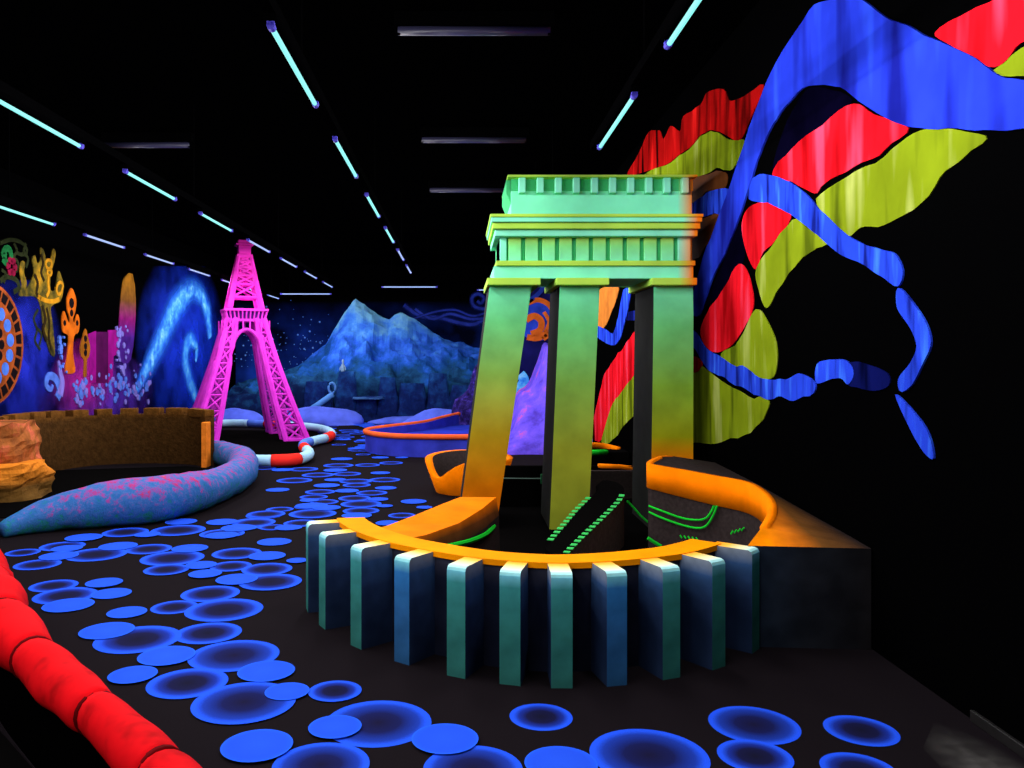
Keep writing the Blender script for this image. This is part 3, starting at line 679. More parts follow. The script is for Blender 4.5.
mpoly('blue_thin_ribbon', Z9([(30,180),(55,195),(70,215),(100,260),(150,285),(200,315),(240,320),(290,360),(350,370),(390,370),(440,350),(490,370),(488,405),(420,440),(370,425),(340,435),(300,425),(250,395),(210,385),(160,345),(110,325),(75,270),(50,235),(30,225)]), BLUEN, 2)
FADEB = folds('blue_ribbon_fading_out', (.003, .005, .07), (.0006, .001, .01), (.008, .016, .2), .9)
mpoly('blue_thin_ribbon', Z9([(510,310),(570,290),(620,305),(640,350),(622,385),(600,365),(550,360),(508,372)]), BLUEN, 2)
mpoly('faded_ribbon_end', Z9([(620,305),(700,322),(760,345),(765,385),(720,405),(660,395),(622,383)]), FADEB, 1)
mpoly('blue_thin_ribbon', Z8([(522,648),(550,678),(572,712),(580,750),(566,735),(545,700)]), BLUEN, 2)
mpoly('blue_ribbon', Z8([(186,505),(200,440),(225,370),(262,270),(300,160),(335,85),(380,20),(410,0),(440,-8),(470,5),(500,28),(540,45),(580,66),(640,92),(690,125),(726,132),(800,138),(800,200),(726,211),(680,214),(620,206),(560,208),(530,203),(500,188),(460,162),(430,140),(395,136),(365,143),(335,173),(310,213),(290,263),(270,328),(245,398),(215,458),(195,515)]), BLUEM, 3)
mpoly('red_drape', Z6([(640,110),(570,190),(520,260),(480,310),(445,370),(425,450),(405,530),(395,600),(425,615),(440,560),(460,500),(490,450),(530,400),(570,345),(640,270)]), RED, 1)
mpoly('chartreuse_drape', Z6([(640,290),(570,360),(530,410),(490,460),(465,510),(435,625),(470,612),(510,560),(560,512),(640,470)]), CHART, 1)
mpoly('blue_thin_ribbon', Z6([(520,40),(500,140),(478,208),(440,190),(405,180),(405,205),(470,247),(497,222),(517,150),(538,50)]), BLUEN, 2)
mpoly('rust_fold', Z6([(420,20),(490,20),(465,120),(435,178),(410,195)]), paint('orange_fold', (.55, .17, .02), noise=(4, .4)), 1)
mpoly('blue_thin_ribbon', Z6([(525,125),(640,125),(640,145),(528,148)]), FADEB, 1, sm=2)

# ------------------------------------------------------------------ left wall mural
lm = thing('fantasy_mural', (WALL_L, 14.0, 0), 'left wall mural of golden spires, orange wheel window, magenta castle and blue wave', 'mural')
NX = Vector((1, 0, 0))
def lpoly(name, px, m, layer, sm=4, uv=None): return mpoly(name, px, m, layer, on_l, lm, NX, sm, uv, 0)
def lstroke(name, px, wid, m, layer, sm=5):
    pts = catmull([on_l(a, b) + NX * .001 for a, b in px], sm)
    if isinstance(wid, (list, tuple)): wid = [interp([i * (len(pts) - 1) / (len(wid) - 1) for i in range(len(wid))], list(wid), k) for k in range(len(pts))]
    bm = bmesh.new(); stroke(bm, pts, wid, NX, .003 + .003 * layer); return obj(name, bm, m, lm)
SBLUE = soft('airbrushed_blue', (.010, .02, .42), 2.5, 1.2, .85)
SVIO = soft('airbrushed_violet', (.07, .02, .36), 3, 1.3, .8)
SMAG = soft('airbrushed_magenta', (.34, .008, .22), 3, 1.3, .7)
SWAVE = soft('airbrushed_wave_blue', (.006, .035, .6), 1.6, 1.2, .75)
rect = lambda a, b, c, d: [(a, b), ((a + c) / 2, b), (c, b), (c, (b + d) / 2), (c, d), ((a + c) / 2, d), (a, d), (a, (b + d) / 2)]
lpoly('blue_haze', rect(-30, 280, 64, 435), SBLUE, 0, 1, (1, 2))
lpoly('violet_haze', rect(30, 350, 155, 432), SVIO, 1, 1, (1, 2))
lpoly('magenta_haze', rect(48, 338, 118, 420), SMAG, 2, 1, (1, 2))
lpoly('wave_haze', rect(134, 266, 226, 428), SWAVE, 0, 1, (1, 2))
WAVE = speckle('wave_foam', [(0, (.01, .08, .6)), (.35, (.04, .3, .9)), (.7, (.15, .6, 1)), (1, (.35, .8, 1))], 6, 6, bump=0)
WAVEF = feather('wave_foam_feathered', [(0, (.005, .05, .5)), (.35, (.015, .13, .75)), (.7, (.06, .34, .85)), (1, (.25, .65, .95))], 4)
soft_stroke('wave_crest', catmull([on_l(a, b) for a, b in ((136, 390), (150, 362), (163, 335), (173, 312), (183, 297), (192, 290), (201, 296), (207, 312), (210, 338))], 6), [.3, .8, 1.0, 1.1, 1.0, .8, .8, .9, .5], NX, WAVEF, lm, .010)
soft_stroke('wave_curl', catmull([on_l(a, b) for a, b in ((197, 402), (189, 380), (185, 362), (186, 347), (191, 340), (196, 349), (195, 362))], 6), [.5, .7, .75, .7, .6, .5, .2], NX, WAVEF, lm, .014)
# wheel window
OWH = paint('orange_wheel_paint', (.32, .065, .012), noise=(6, .6))
wc = on_l(-10, 345); wy, wz, WR = wc.y, 1.79, .86
def wring(r0, r1, lay, m, name, n=48):
    bm = bmesh.new(); rows = []
    for i in range(n):
        a = i / n * 2 * math.pi; c, s = math.cos(a), math.sin(a)
        rows.append([bm.verts.new((WALL_L + q, wy + c * r, wz + s * r)) for r, q in ((r0, .001), (r0, .003 + lay * .003), (r1, .003 + lay * .003), (r1, .001))])
    for i in range(n):
        r, s = rows[i], rows[(i + 1) % n]
        for k in range(4): bm.faces.new((r[k], r[(k + 1) % 4], s[(k + 1) % 4], s[k]))
    bmesh.ops.recalc_face_normals(bm, faces=bm.faces); return obj(name, bm, m, lm)
def wdisc(y, z, r, lay, m, name, n=14, par=None):
    bm = bmesh.new(); slab(bm, [Vector((WALL_L + .001, y + r * math.cos(i / n * 6.2832), z + r * math.sin(i / n * 6.2832))) for i in range(n)], NX * (.003 + .003 * lay)); return obj(name, bm, m, par or lm)
wheel = wring(.08, WR, 3, OWH, 'wheel_window')
for i in range(26):
    a = (i + .5) / 26 * 2 * math.pi; c, s = math.cos(a), math.sin(a)
    bm = bmesh.new(); q = [Vector((WALL_L + .001, wy + c * r - s * t, wz + s * r + c * t)) for r, t in ((.66, -.06), (.80, -.075), (.80, .075), (.66, .06))]
    slab(bm, q, NX * .015); obj('wheel_dark_pane', bm, paint('wheel_dark', (.004, .002, .003), noise=None) if i == 0 else MATS['wheel_dark'], wheel)
PANE = paint('wheel_blue_pane', (.06, .16, .62), noise=(8, .4))
for i in range(14):
    a = (i + .3) / 14 * 2 * math.pi; wdisc(wy + math.cos(a) * .50, wz + math.sin(a) * .50, .095, 4, PANE, 'wheel_blue_pane', par=wheel)
for i in range(10):
    a = i / 10 * 2 * math.pi; wdisc(wy + math.cos(a) * .27, wz + math.sin(a) * .27, .07, 4, MATS['wheel_dark'], 'wheel_dark_pane', par=wheel)
# golden sculpted figures
GOLD = speckle('golden_paint', [(0, (.006, .006, .002)), (.35, (.04, .035, .005)), (.65, (.16, .10, .006)), (1, (.42, .2, .008))], 3, 6, bump=0)
GOLDO = paint('orange_gold_paint', (.6, .12, .004), noise=(6, .5))
ZL = lambda l: zp(l, 0, 230, .2215)
lpoly('golden_dragon', ZL([(100,290),(130,240),(150,190),(140,130),(155,115),(165,150),(180,130),(178,80),(195,95),(205,135),(225,130),(235,85),(248,100),(240,150),(225,200),(225,270),(245,270),(250,240),(262,185),(275,215),(285,255),(270,320),(240,335),(225,360),(235,430),(245,560),(225,560),(205,500),(190,420),(175,330),(150,300),(115,300)]), GOLD, 3, 3)
BRT = paint('bright_gold_line', (.55, .24, .008), noise=(6, .5)); DKG = paint('dark_gold_line', (.02, .012, .003), noise=(6, .4))
for pts_, wd_ in (([(200,150),(210,135),(225,140),(228,160),(218,175),(205,168),(200,150)], .05), ([(212,178),(226,182),(226,200),(214,204),(208,190),(212,178)], .045), ([(215,205),(212,240),(216,275),(205,300)], .06), ([(255,245),(268,235),(278,250),(272,280),(258,290),(250,270),(255,245)], .05), ([(165,300),(200,318),(235,322),(262,312)], .07)):
    lstroke('gold_line', ZL(pts_), wd_, BRT, 6, 4)
for pts_, wd_ in (([(150,200),(165,240),(160,285),(180,310)], .06), ([(185,340),(200,400),(190,450),(205,500)], .06), ([(205,350),(218,420),(215,480),(228,540)], .05), ([(180,110),(190,150),(180,190),(195,230)], .05)):
    lstroke('dark_line', ZL(pts_), wd_, DKG, 6, 4)
OLV = MATS['olive_paint'] if 'olive_paint' in MATS else paint('olive_paint', (.016, .022, .006), noise=(6, .4))
for pts_ in ([(60,60),(75,95),(60,120),(80,150),(70,190)], [(115,60),(105,100),(125,130),(115,170)], [(5,180),(25,200),(15,240)], [(170,360),(150,400),(165,450),(155,500),(180,540)], [(160,440),(185,470),(175,520)]):
    lstroke('olive_tendril', ZL(pts_), .05, OLV, 2, 4)
lpoly('golden_scroll', ZL([(80,290),(95,250),(85,180),(95,140),(110,150),(105,190),(118,240),(108,290),(95,300)]), GOLD, 2, 3)
lstroke('green_swirl', ZL([(10,130),(30,150),(48,125),(42,90),(22,85),(12,110),(28,120)]), .10, paint('green_swirl_paint', (.008, .12, .03), noise=(6, .4)), 2)
lstroke('olive_tendril', ZL([(0,60),(40,45),(80,50),(110,70),(120,100),(95,110),(70,100)]), .06, MATS['olive_paint'], 1)
lstroke('olive_tendril', ZL([(0,230),(30,210),(70,225),(85,260),(60,280)]), .08, MATS['olive_paint'], 1)
REDF = paint('red_flower_paint', (.2, .004, .03), noise=(6, .4))
fc = on_l(*ZL([(50, 165)])[0])
for i in range(6):
    a = i / 6 * 6.283; wdisc(fc.y + .09 * math.cos(a), fc.z + .09 * math.sin(a), .06, 3, REDF, 'flower_petal', 8)
lpoly('orange_spire', ZL([(318,262),(330,280),(340,320),(335,370),(325,400),(332,420),(345,380),(355,410),(350,460),(330,480),(325,560),(335,640),(290,640),(300,560),(305,480),(280,460),(275,400),(285,365),(298,400),(308,420),(310,395),(300,360),(298,310),(308,280)]), GOLDO, 4, 3)
for cxp, cyp, rr in ((318, 330, .09), (318, 375, .06), (287, 420, .05), (343, 420, .05)):
    p = on_l(*ZL([(cxp, cyp)])[0]); wdisc(p.y, p.z, rr, 6, MATS['wheel_dark'], 'spire_eye', 8)
lpoly('orange_spire', ZL([(382,445),(392,480),(403,530),(398,570),(388,590),(386,660),(372,660),(374,590),(362,570),(358,530),(370,480)]), paint('amber_paint', (.28, .085, .005), noise=(6, .4)), 4, 3)
for cyp in (490, 525, 555):
    p = on_l(*ZL([(381, cyp)])[0]); wdisc(p.y, p.z, .06, 6, MATS['wheel_dark'], 'spire_eye', 8)
MAGC = paint('magenta_castle_paint', (.26, .003, .19), noise=(4, .4)); MAGD = paint('dark_magenta_paint', (.07, .002, .06), noise=(4, .4))
lpoly('castle_block', ZL([(395,470),(430,455),(430,690),(400,690)]), MAGC, 3, 1)
lpoly('castle_block', ZL([(430,460),(485,460),(485,690),(430,690)]), MAGD, 3, 1)
lpoly('castle_block', ZL([(485,452),(535,450),(530,560),(510,570),(505,680),(485,690)]), MAGC, 3, 1)
TALL = paint('tall_spire_gold_to_magenta', grad=('Position', 2, 2.0, 3.2, [(0, (.05, .01, .2)), (.3, (.22, .006, .14)), (.6, (.16, .06, .01)), (1, (.34, .14, .006))]), noise=(5, .5))
lpoly('tall_spire', [(121, 290), (124, 277), (132, 274), (135, 300), (134, 330), (130, 360), (120, 362), (118, 330)], TALL, 4, 2)
LAV = paint('lavender_dab', (.2, .17, .62), noise=(8, .4)); LAVB = paint('pale_blue_dab', (.08, .18, .7), noise=(8, .4))
rd = random.Random(3)
for i in range(120):
    px = rd.uniform(72, 150); py = rd.gauss(386, 9) if px > 85 else rd.gauss(390, 7)
    if py > 412: continue
    p = on_l(px, py); wdisc(p.y, p.z, rd.uniform(.02, .075), 4 + i * .03, rd.choice((LAV, LAVB)), 'blossom_dab', 8)
for i in range(26):
    px = rd.gauss(121, 3.0); py = rd.uniform(325, 375); p = on_l(px, py); wdisc(p.y, p.z, rd.uniform(.02, .07), 8 + i * .03, LAV, 'blossom_dab', 8)
for i in range(22):
    px = rd.gauss(60, 1.8); py = rd.uniform(335, 372); p = on_l(px, py); wdisc(p.y, p.z, rd.uniform(.015, .05), 9 + i * .03, LAVB, 'blossom_dab', 8)
lstroke('blue_scroll', ZL([(255,760),(265,720),(245,670),(215,660),(205,700),(225,720),(235,700)]), [.16, .16, .14, .12, .1, .08, .05], LAVB, 5)
lstroke('blue_scroll', ZL([(265,745),(275,690),(268,640),(260,590)]), [.2, .16, .1, .05], LAV, 6)

# ------------------------------------------------------------------ back wall mural: night sky with swirls
bmw = thing('night_sky_mural', (-2, WALL_B, 0), 'night sky mural with stars and curling wind lines on the far wall', 'mural')
NY = Vector((0, -1, 0))
SKY, nt, b = new_mat('night_sky_paint', .9, .03)
tc = nt.nodes.new('ShaderNodeTexCoord'); nz = nt.nodes.new('ShaderNodeTexNoise'); nz.inputs['Scale'].default_value = .7; nz.inputs['Detail'].default_value = 7
nt.links.new(tc.outputs['Object'], nz.inputs['Vector'])
r1 = ramp(nt, [(.35, (.001, .002, .012)), (.52, (.004, .018, .16)), (.7, (.012, .06, .5))]); nt.links.new(nz.outputs['Fac'], r1.inputs[0])
vv = axis_value(nt, 'Position', 2, 3.25, 2.2); mz = nt.nodes.new('ShaderNodeMix'); mz.data_type = 'RGBA'; mz.blend_type = 'MULTIPLY'; mz.inputs[0].default_value = 1
nt.links.new(r1.outputs[0], mz.inputs[6]); nt.links.new(vv, mz.inputs[7])
nt.links.new(mz.outputs[2], b.inputs['Base Color'])
obj('sky_panel', box(WALL_L + .05, WALL_R - .05, WALL_B - .02, WALL_B - .001, 0, 3.35), SKY, bmw)
STAR = paint('star_dab', (.12, .3, .9), noise=None); bm = bmesh.new(); rd = random.Random(8)
for i in range(150):
    px = rd.uniform(226, 330); py = rd.gauss(345, 20)
    if not (300 < py < 400): continue
    p = on_b(px, py, .02); r = rd.choice((.012, .018, .018, .03))
    slab(bm, [p + Vector((r * math.cos(k * 1.2566), 0, r * math.sin(k * 1.2566))) for k in range(5)], Vector((0, -.004, 0)))
o = obj('star_dabs', bm, STAR, bmw); o['kind'] = 'stuff'
def bstroke(name, px, wid, m, lay=1):
    return soft_stroke(name, catmull([on_b(a, c, .021) for a, c in px], 6), wid * 2.2, NY, m, bmw, .004 + .003 * lay)
WIND = feather('wind_line_blue', [(0, (.006, .012, .14)), (1, (.03, .06, .5))], 3); WINDS = paint('stripe_blue', (.02, .05, .4), noise=(4, .4))
bstroke('wind_line', [(404, 305), (420, 316), (440, 318), (460, 323), (475, 324), (490, 316), (510, 312)], .09, WIND)
bstroke('wind_line', [(415, 309), (432, 319), (450, 314), (470, 319), (488, 318), (512, 318)], .07, WIND, 2)
bstroke('wind_line', [(410, 320), (435, 312), (455, 310), (475, 316), (500, 306)], .05, WIND, 3)
bstroke('wind_curl', [(500, 306), (484, 309), (474, 306), (472, 298), (478, 294), (484, 298), (481, 303), (477, 301)], .08, WIND, 4)

# ------------------------------------------------------------------ snowy mountain rockwork at the far end
MTN = speckle('mountain_paint', [(0, (.002, .003, .014)), (.30, (.004, .012, .06)), (.43, (.012, .075, .20)), (.52, (.014, .10, .46)), (.60, (.035, .16, .88)), (.69, (.07, .30, .98)), (.80, (.22, .62, 1))], 1.5, 7, bump=.7, zgrad=('Position', 2, -.2, 3.1, .68))
bm = bmesh.new(); NXg, NYg = 110, 60; g = []
xs = [-6.2, -5.0, -4.4, -3.75, -3.5, -3.25, -2.9, -2.5, -2.1, -1.95, -1.62, -1.2, -.7, -.1, .6, 1.3, 2.2]
zs = [.9, 1.2, 1.45, 2.0, 2.45, 2.8, 3.32, 3.0, 2.75, 2.7, 2.9, 2.65, 2.3, 2.1, 1.85, 1.6, 1.5]
for j in range(NYg):
    row = []
    for i in range(NXg):
        x = -6.2 + 8.4 * i / (NXg - 1); t = j / (NYg - 1); y = 21.3 + 2.3 * t
        S = interp(xs, zs, x)
        cl = min(1, max(0, (t + .06 * mnoise.noise((x * 1.5, 0, 3))) / .10)); cl = cl * cl * (3 - 2 * cl)
        base = min(.95 + .2 * mnoise.noise((x * 1.3, 5, 1)), S * .6)
        rise = max(0, (t - .1) / .75); rise = min(1, rise) ** 1.15
        h = base * cl + (S - base) * rise
        rg = abs(mnoise.noise((x * 1.6, y * 1.6, 7))) + .5 * abs(mnoise.noise((x * 3.4, y * 3.4, 2)))
        h -= (rg - .25) * .55 * min(1, rise * 4 + .15) * (1 - .75 * rise ** 3) * cl
        if t > .9: h *= 1 - (t - .9) * 4
        yo = y + .12 * mnoise.noise((x * 2.3, y * 2.0, 4))
        row.append(bm.verts.new((x, yo, max(0, h))))
    g.append(row)
for j in range(NYg - 1):
    for i in range(NXg - 1): bm.faces.new((g[j][i], g[j][i + 1], g[j + 1][i + 1], g[j + 1][i]))
mo = obj('mountain', bm, MTN, None, smooth=False, loc=(-2.0, 22.5, 0))
tag(mo, 'blue snowy twin-peaked mountain rockwork along the far wall', 'mountain')
SNOW = paint('blue_white_snow', (.10, .16, .85), noise=(3, .35))
def mound(cx_, cy_, rx, ry, rz, label, seed):
    bm = bmesh.new(); bmesh.ops.create_uvsphere(bm, u_segments=28, v_segments=14, radius=1)
    for v in bm.verts:
        k = 1 + .18 * mnoise.noise((v.co.x * 1.5 + seed, v.co.y * 1.5, v.co.z))
        v.co = Vector((cx_ + v.co.x * rx * k, cy_ + v.co.y * ry * k, max(0, v.co.z) * rz * k))
    bmesh.ops.remove_doubles(bm, verts=bm.verts, dist=.0005)
    o = obj('snow_bank', bm, SNOW, None, smooth=True, loc=(cx_, cy_, 0)); tag(o, label, 'snow bank', 'snow banks'); return o
mound(-3.45, 20.05, 1.15, .5, .44, 'rounded blue snow bank right of the pink tower foot', 1)
mound(-1.25, 20.5, .95, .4, .16, 'thin flat blue snow bank at the centre of the mountain foot', 5)
mound(-.35, 19.3, 1.05, .45, .42, 'blue snow bank behind the orange-rimmed pool', 9)
mound(-5.5, 20.5, .7, .5, .36, 'low blue snow bank behind the pink tower, by the left wall', 13)
# pale blue slide with ring end
sl = thing('ice_slide', (-3.1, 20.85, 0), 'pale blue sloping tube with a ring end before the mountain', 'slide')
ICE = paint('pale_ice_blue', (.10, .30, .75), noise=(5, .3))
bm = bmesh.new(); add_tube(bm, [at_d(308, 412, 20.85), at_d(318, 405, 20.85), at_d(333, 394, 20.85)], [.09, .08, .07], 8); obj('slide_tube', bm, ICE, sl, smooth=True)
bm = bmesh.new(); c0 = at_d(332, 388, 20.85); add_tube(bm, [c0 + Vector((.085 * math.cos(a * .3927), 0, .13 * math.sin(a * .3927))) for a in range(17)], .03, 8, cap=False); obj('ring_end', bm, ICE, sl, smooth=True)
bm = bmesh.new(); add_tube(bm, [(c0.x, 20.85, 0), (c0.x, 20.85, .75)], .025, 6); obj('support', bm, MATS['mountain_paint'], sl)
# little pale figure on the rocks
p0 = min((v.co + mo.location for v in mo.data.vertices), key=lambda q: (CX + F * q.x / q.y - 343) ** 2 + (CY - F * (q.z - EYE) / q.y - 373) ** 2 + 30 * (q.y - 21.6) ** 2) - Vector((0, 0, .02))
fg = thing('small_white_figure', p0, 'tiny pale figure standing on the rocks below the tall peak', 'figurine')
bm = bmesh.new()
add_tube(bm, [p0, p0 + Vector((0, 0, .10)), p0 + Vector((0, 0, .22)), p0 + Vector((0, 0, .27)), p0 + Vector((0, 0, .31)), p0 + Vector((0, 0, .36)), p0 + Vector((0, 0, .38))], [.05, .055, .045, .022, .035, .03, .008], 8); obj('body', bm, paint('pale_figure', (.25, .4, .6), noise=None), fg, smooth=True)
for s in (-1, 1):
    bm = bmesh.new(); add_tube(bm, [p0 + Vector((.035 * s, 0, .22)), p0 + Vector((.07 * s, -.02, .15)), p0 + Vector((.065 * s, -.05, .09))], .014, 6); obj('arm', bm, MATS['pale_figure'], fg)

# ------------------------------------------------------------------ blue pool with orange rim
pool = thing('blue_pool_course', (-.2, 15.2, 0), 'low blue-walled golf course with an orange-red rim before the mountain', 'golf course')
rim = catmull([(.55, 13.35, .33), (-.4, 13.35, .33), (-1.1, 13.55, .33), (-1.55, 14.1, .33), (-1.6, 14.7, .33), (-1.25, 15.4, .33), (-.7, 16.2, .34), (-.35, 16.9, .38), (.0, 17.5, .42)], 6)
BPW = paint('violet_blue_wall', (.045, .06, .62), noise=(3, .4)); BPF = paint('blue_pool_floor', (.02, .04, .55), noise=(2, .5))
RIMO = paint('orange_red_rim', (.95, .13, .03), noise=(4, .25))
bm = bmesh.new(); add_tube(bm, rim, .045, 8); obj('orange_rim', bm, RIMO, pool, smooth=True)
inn = [p + (Vector((-.1, 15.3, p.z)) - p).normalized() * .09 for p in rim]
obj('pool_wall', loft_wall(rim, inn, 0, [p.z for p in rim]), BPW, pool)
bm = bmesh.new(); slab(bm, [Vector((p.x, p.y, 0)) for p in inn] + [Vector((.62, 17.3, 0)), Vector((.62, 13.4, 0))], Vector((0, 0, .2))); obj('pool_floor', bm, BPF, pool)

# ------------------------------------------------------------------ purple rock and planet panel behind the columns
part_ = thing('planet_panel', (1.4, 16.6, 0), 'dark upright panel with a blue planet and orange swirls behind the columns', 'panel')
obj('panel', box(.55, WALL_R - .02, 16.6, 16.68, 0, 3.1), paint('panel_dark_blue', (.012, .012, .13), noise=(2, .7)), part_)
pc = at_d(538, 320, 16.59)
bm = bmesh.new(); slab(bm, [Vector((pc.x + .42 * math.cos(i / 28 * 6.2832), 16.6, pc.z + .42 * math.sin(i / 28 * 6.2832))) for i in range(28)], Vector((0, -.02, 0))); obj('planet', bm, paint('planet_blue', (.03, .08, .7), noise=(4, .6)), part_)
ORP = paint('planet_orange', (.9, .17, .02), noise=(5, .4))
def pst(pts, wid): 
    bm = bmesh.new(); stroke(bm, catmull([at_d(a, b_, 16.578) for a, b_ in pts], 5), wid, NY, .01); obj('orange_swirl', bm, ORP, part_)
pst([(528, 303), (538, 300), (549, 305), (554, 317), (551, 331), (543, 339)], .10)
pst([(526, 320), (534, 316), (541, 321), (540, 330), (531, 334)], .13)
pst([(527, 337), (538, 338), (548, 332)], .12); pst([(544, 312), (549, 322), (545, 332)], .07)
bm = bmesh.new(); stroke(bm, catmull([at_d(a, b_, 16.578) for a, b_ in ((546, 283), (540, 292), (532, 299), (524, 305))], 5), .09, NY, .01); obj('blue_stripe', bm, WINDS, part_)
bm = bmesh.new(); stroke(bm, catmull([at_d(a, b_, 16.578) for a, b_ in ((512, 395), (520, 388), (524, 380), (520, 374))], 5), .2, NY, .01); obj('blue_stripe', bm, WAVE, part_)
PURP = speckle('purple_rock', [(0, (.05, .02, .25)), (.35, (.10, .06, .62)), (.65, (.16, .08, .7)), (.85, (.5, .08, .35)), (1, (.85, .16, .12))], 2.2, 6, bump=.5)
bm = bmesh.new(); g = []
for j in range(30):
    row = []
    for i in range(40):
        x = .78 + 1.44 * i / 39; t = j / 29; y = 13.75 + 2.7 * t
        S = interp([.7, .95, 1.2, 1.4, 1.6, 2.22], [.15, .5, .95, 1.2, 1.75, 2.0], x) + .2 * mnoise.noise((x * 4, 2, 2))
        f = min(1, t / .45); h = S * f ** .7 * (1 if t < .9 else 1 - (t - .9) * 3) + .12 * mnoise.noise((x * 5, y * 3, 1)) * f
        row.append(bm.verts.new((x, y + .1 * mnoise.noise((x * 3, h * 3, 9)), max(0, h))))
    g.append(row)
for j in range(29):
    for i in range(39): bm.faces.new((g[j][i], g[j][i + 1], g[j + 1][i + 1], g[j + 1][i]))
ro_ = obj('purple_rock', bm, PURP, None, loc=(1.45, 14.6, 0)); tag(ro_, 'violet and orange rock slope seen between the left two columns', 'rock')
DVIO = speckle('dark_violet_rock', [(0, (.006, .004, .03)), (.5, (.02, .012, .12)), (.8, (.05, .03, .32)), (1, (.18, .1, .6))], 9, 5, bump=.5)
bm = bmesh.new(); bmesh.ops.create_icosphere(bm, subdivisions=4, radius=1)
for v in bm.verts:
    k = 1 + .35 * mnoise.noise(v.co * 2.1)
    v.co = Vector((.5 + v.co.x * .62 * k, 18.3 + v.co.y * .5 * k, max(0, .2 + v.co.z * 1.15 * k * (1 + .35 * v.co.x))))
o = obj('dark_rock', bm, DVIO, None, loc=(.5, 18.3, 0)); tag(o, 'dark speckled violet rock rising left of the leaning column', 'rock')

# ------------------------------------------------------------------ pink lattice tower
tw_c = Vector((-4.30, 16.6, 0)); tw_r = math.radians(22)
tower = thing('lattice_tower', tw_c, 'glowing pink lattice tower model standing on four splayed legs', 'tower')
tower.rotation_euler.z = tw_r
PINK = paint('pink_fluorescent', grad=('Object', 2, 0, 3.96, [(0, (.7, .035, .66)), (.5, (.95, .06, .82)), (.93, (.85, .03, .5)), (.955, (.42, .012, .25)), (1, (.5, .015, .28))]), noise=(5, .2))
PINKV = paint('violet_pink_inner', (.42, .03, .5), noise=(5, .3))
WP = [(0, 1.07, .42), (.5, .89, .35), (1.0, .725, .285), (1.5, .57, .225), (2.0, .43, .175), (2.38, .345, .15)]
def wz_(z): return interp([a for a, _, _ in WP], [b for _, b, _ in WP], z), interp([a for a, _, _ in WP], [c for _, _, c in WP], z)
def bar(bm, a, b, r): add_tube(bm, [a, b], r, 5, cap=False)
def tpart(name, bm, m=PINK, parent=tower):
    me = bpy.data.meshes.new(name); bm.to_mesh(me); bm.free(); me.materials.append(m)
    o = link(bpy.data.objects.new(name, me)); o.parent = parent; return o
zl = [0, .3, .6, .9, 1.2, 1.5, 1.8, 2.1, 2.38]
for sx in (-1, 1):
    for sy in (-1, 1):
        bm = bmesh.new()
        corner = lambda z, o1, o2: Vector((sx * (wz_(z)[0] - o1 * wz_(z)[1]), sy * (wz_(z)[0] - o2 * wz_(z)[1]), z))
        for o1, o2 in ((0, 0), (1, 0), (0, 1), (1, 1)):
            add_tube(bm, [corner(z, o1, o2) for z in zl], .055, 6)
        lg = tpart('leg', bm)
        for (p, q, mm) in (((0, 0), (1, 0), PINK), ((0, 0), (0, 1), PINK), ((1, 1), (1, 0), PINKV), ((1, 1), (0, 1), PINKV)):
            bm = bmesh.new()
            for za, zb in zip(zl, zl[1:]):
                bar(bm, corner(za, *p), corner(zb, *q), .020); bar(bm, corner(za, *q), corner(zb, *p), .020); bar(bm, corner(za, *p), corner(za, *q), .022)
            tpart('lattice_bracing', bm, mm, lg)
        bm = bmesh.new(); c = corner(0, .5, .5); add_box(bm, c.x - .24, c.x + .24, c.y - .24, c.y + .24, 0, .06, bev=.01); tpart('foot_plate', bm, PINK, lg)
for k in range(4):                                             # arches between the legs
    bm = bmesh.new(); pts = []
    for i in range(17):
        a = math.pi * i / 16; hw, lw = wz_(1.9); u = -math.cos(a) * .33; zz = 1.5 + .66 * math.sin(a)
        hh = wz_(zz)[0]; v = Vector((u, -hh + .01, zz)); ca, sa = math.cos(k * math.pi / 2), math.sin(k * math.pi / 2)
        pts.append(Vector((v.x * ca - v.y * sa, v.x * sa + v.y * ca, v.z)))
    add_tube(bm, pts, .038, 6)
    for i in (3, 5, 7, 9, 11, 13):
        q = pts[i].copy(); q2 = pts[i] * 1.0; q2.z = 2.34; f = wz_(2.36)[0] / wz_(q.z)[0]
        bar(bm, q, q2, .016)
    tpart('arch', bm)
bm = bmesh.new(); add_box(bm, -.36, .36, -.36, .36, 2.32, 2.37); add_box(bm, -.42, .42, -.42, .42, 2.52, 2.57, bev=.008); tpart('platform', bm)
bm = bmesh.new(); add_box(bm, -.335, .335, -.335, .335, 2.37, 2.52); tpart('platform_wall', bm, paint('violet_platform_wall', (.16, .02, .32), noise=(5, .3)))
for k in range(4):
    ca, sa = math.cos(k * math.pi / 2), math.sin(k * math.pi / 2)
    for i in range(11):
        u = -.36 + .072 * i; p0, p1 = Vector((u, -.35, 2.37)), Vector((u * 1.1, -.395, 2.52))
        rot = lambda v: Vector((v.x * ca - v.y * sa, v.x * sa + v.y * ca, v.z))
        bm = bmesh.new(); add_tube(bm, [rot(p0), rot(p1)], .016, 5); tpart('baluster', bm)
UP = [(2.57, .31), (3.0, .225), (3.35, .165), (3.62, .12)]
bm = bmesh.new(); uw = lambda z: interp([a for a, _ in UP], [b for _, b in UP], z)
zu = [2.57, 2.80, 3.06, 3.24, 3.4, 3.52, 3.62]
for sx in (-1, 1):
    for sy in (-1, 1):
        add_tube(bm, [(sx * uw(z), sy * uw(z), z) for z in zu], [.06, .058, .055, .05, .045, .04, .04], 6)
up = tpart('upper_tower', bm)
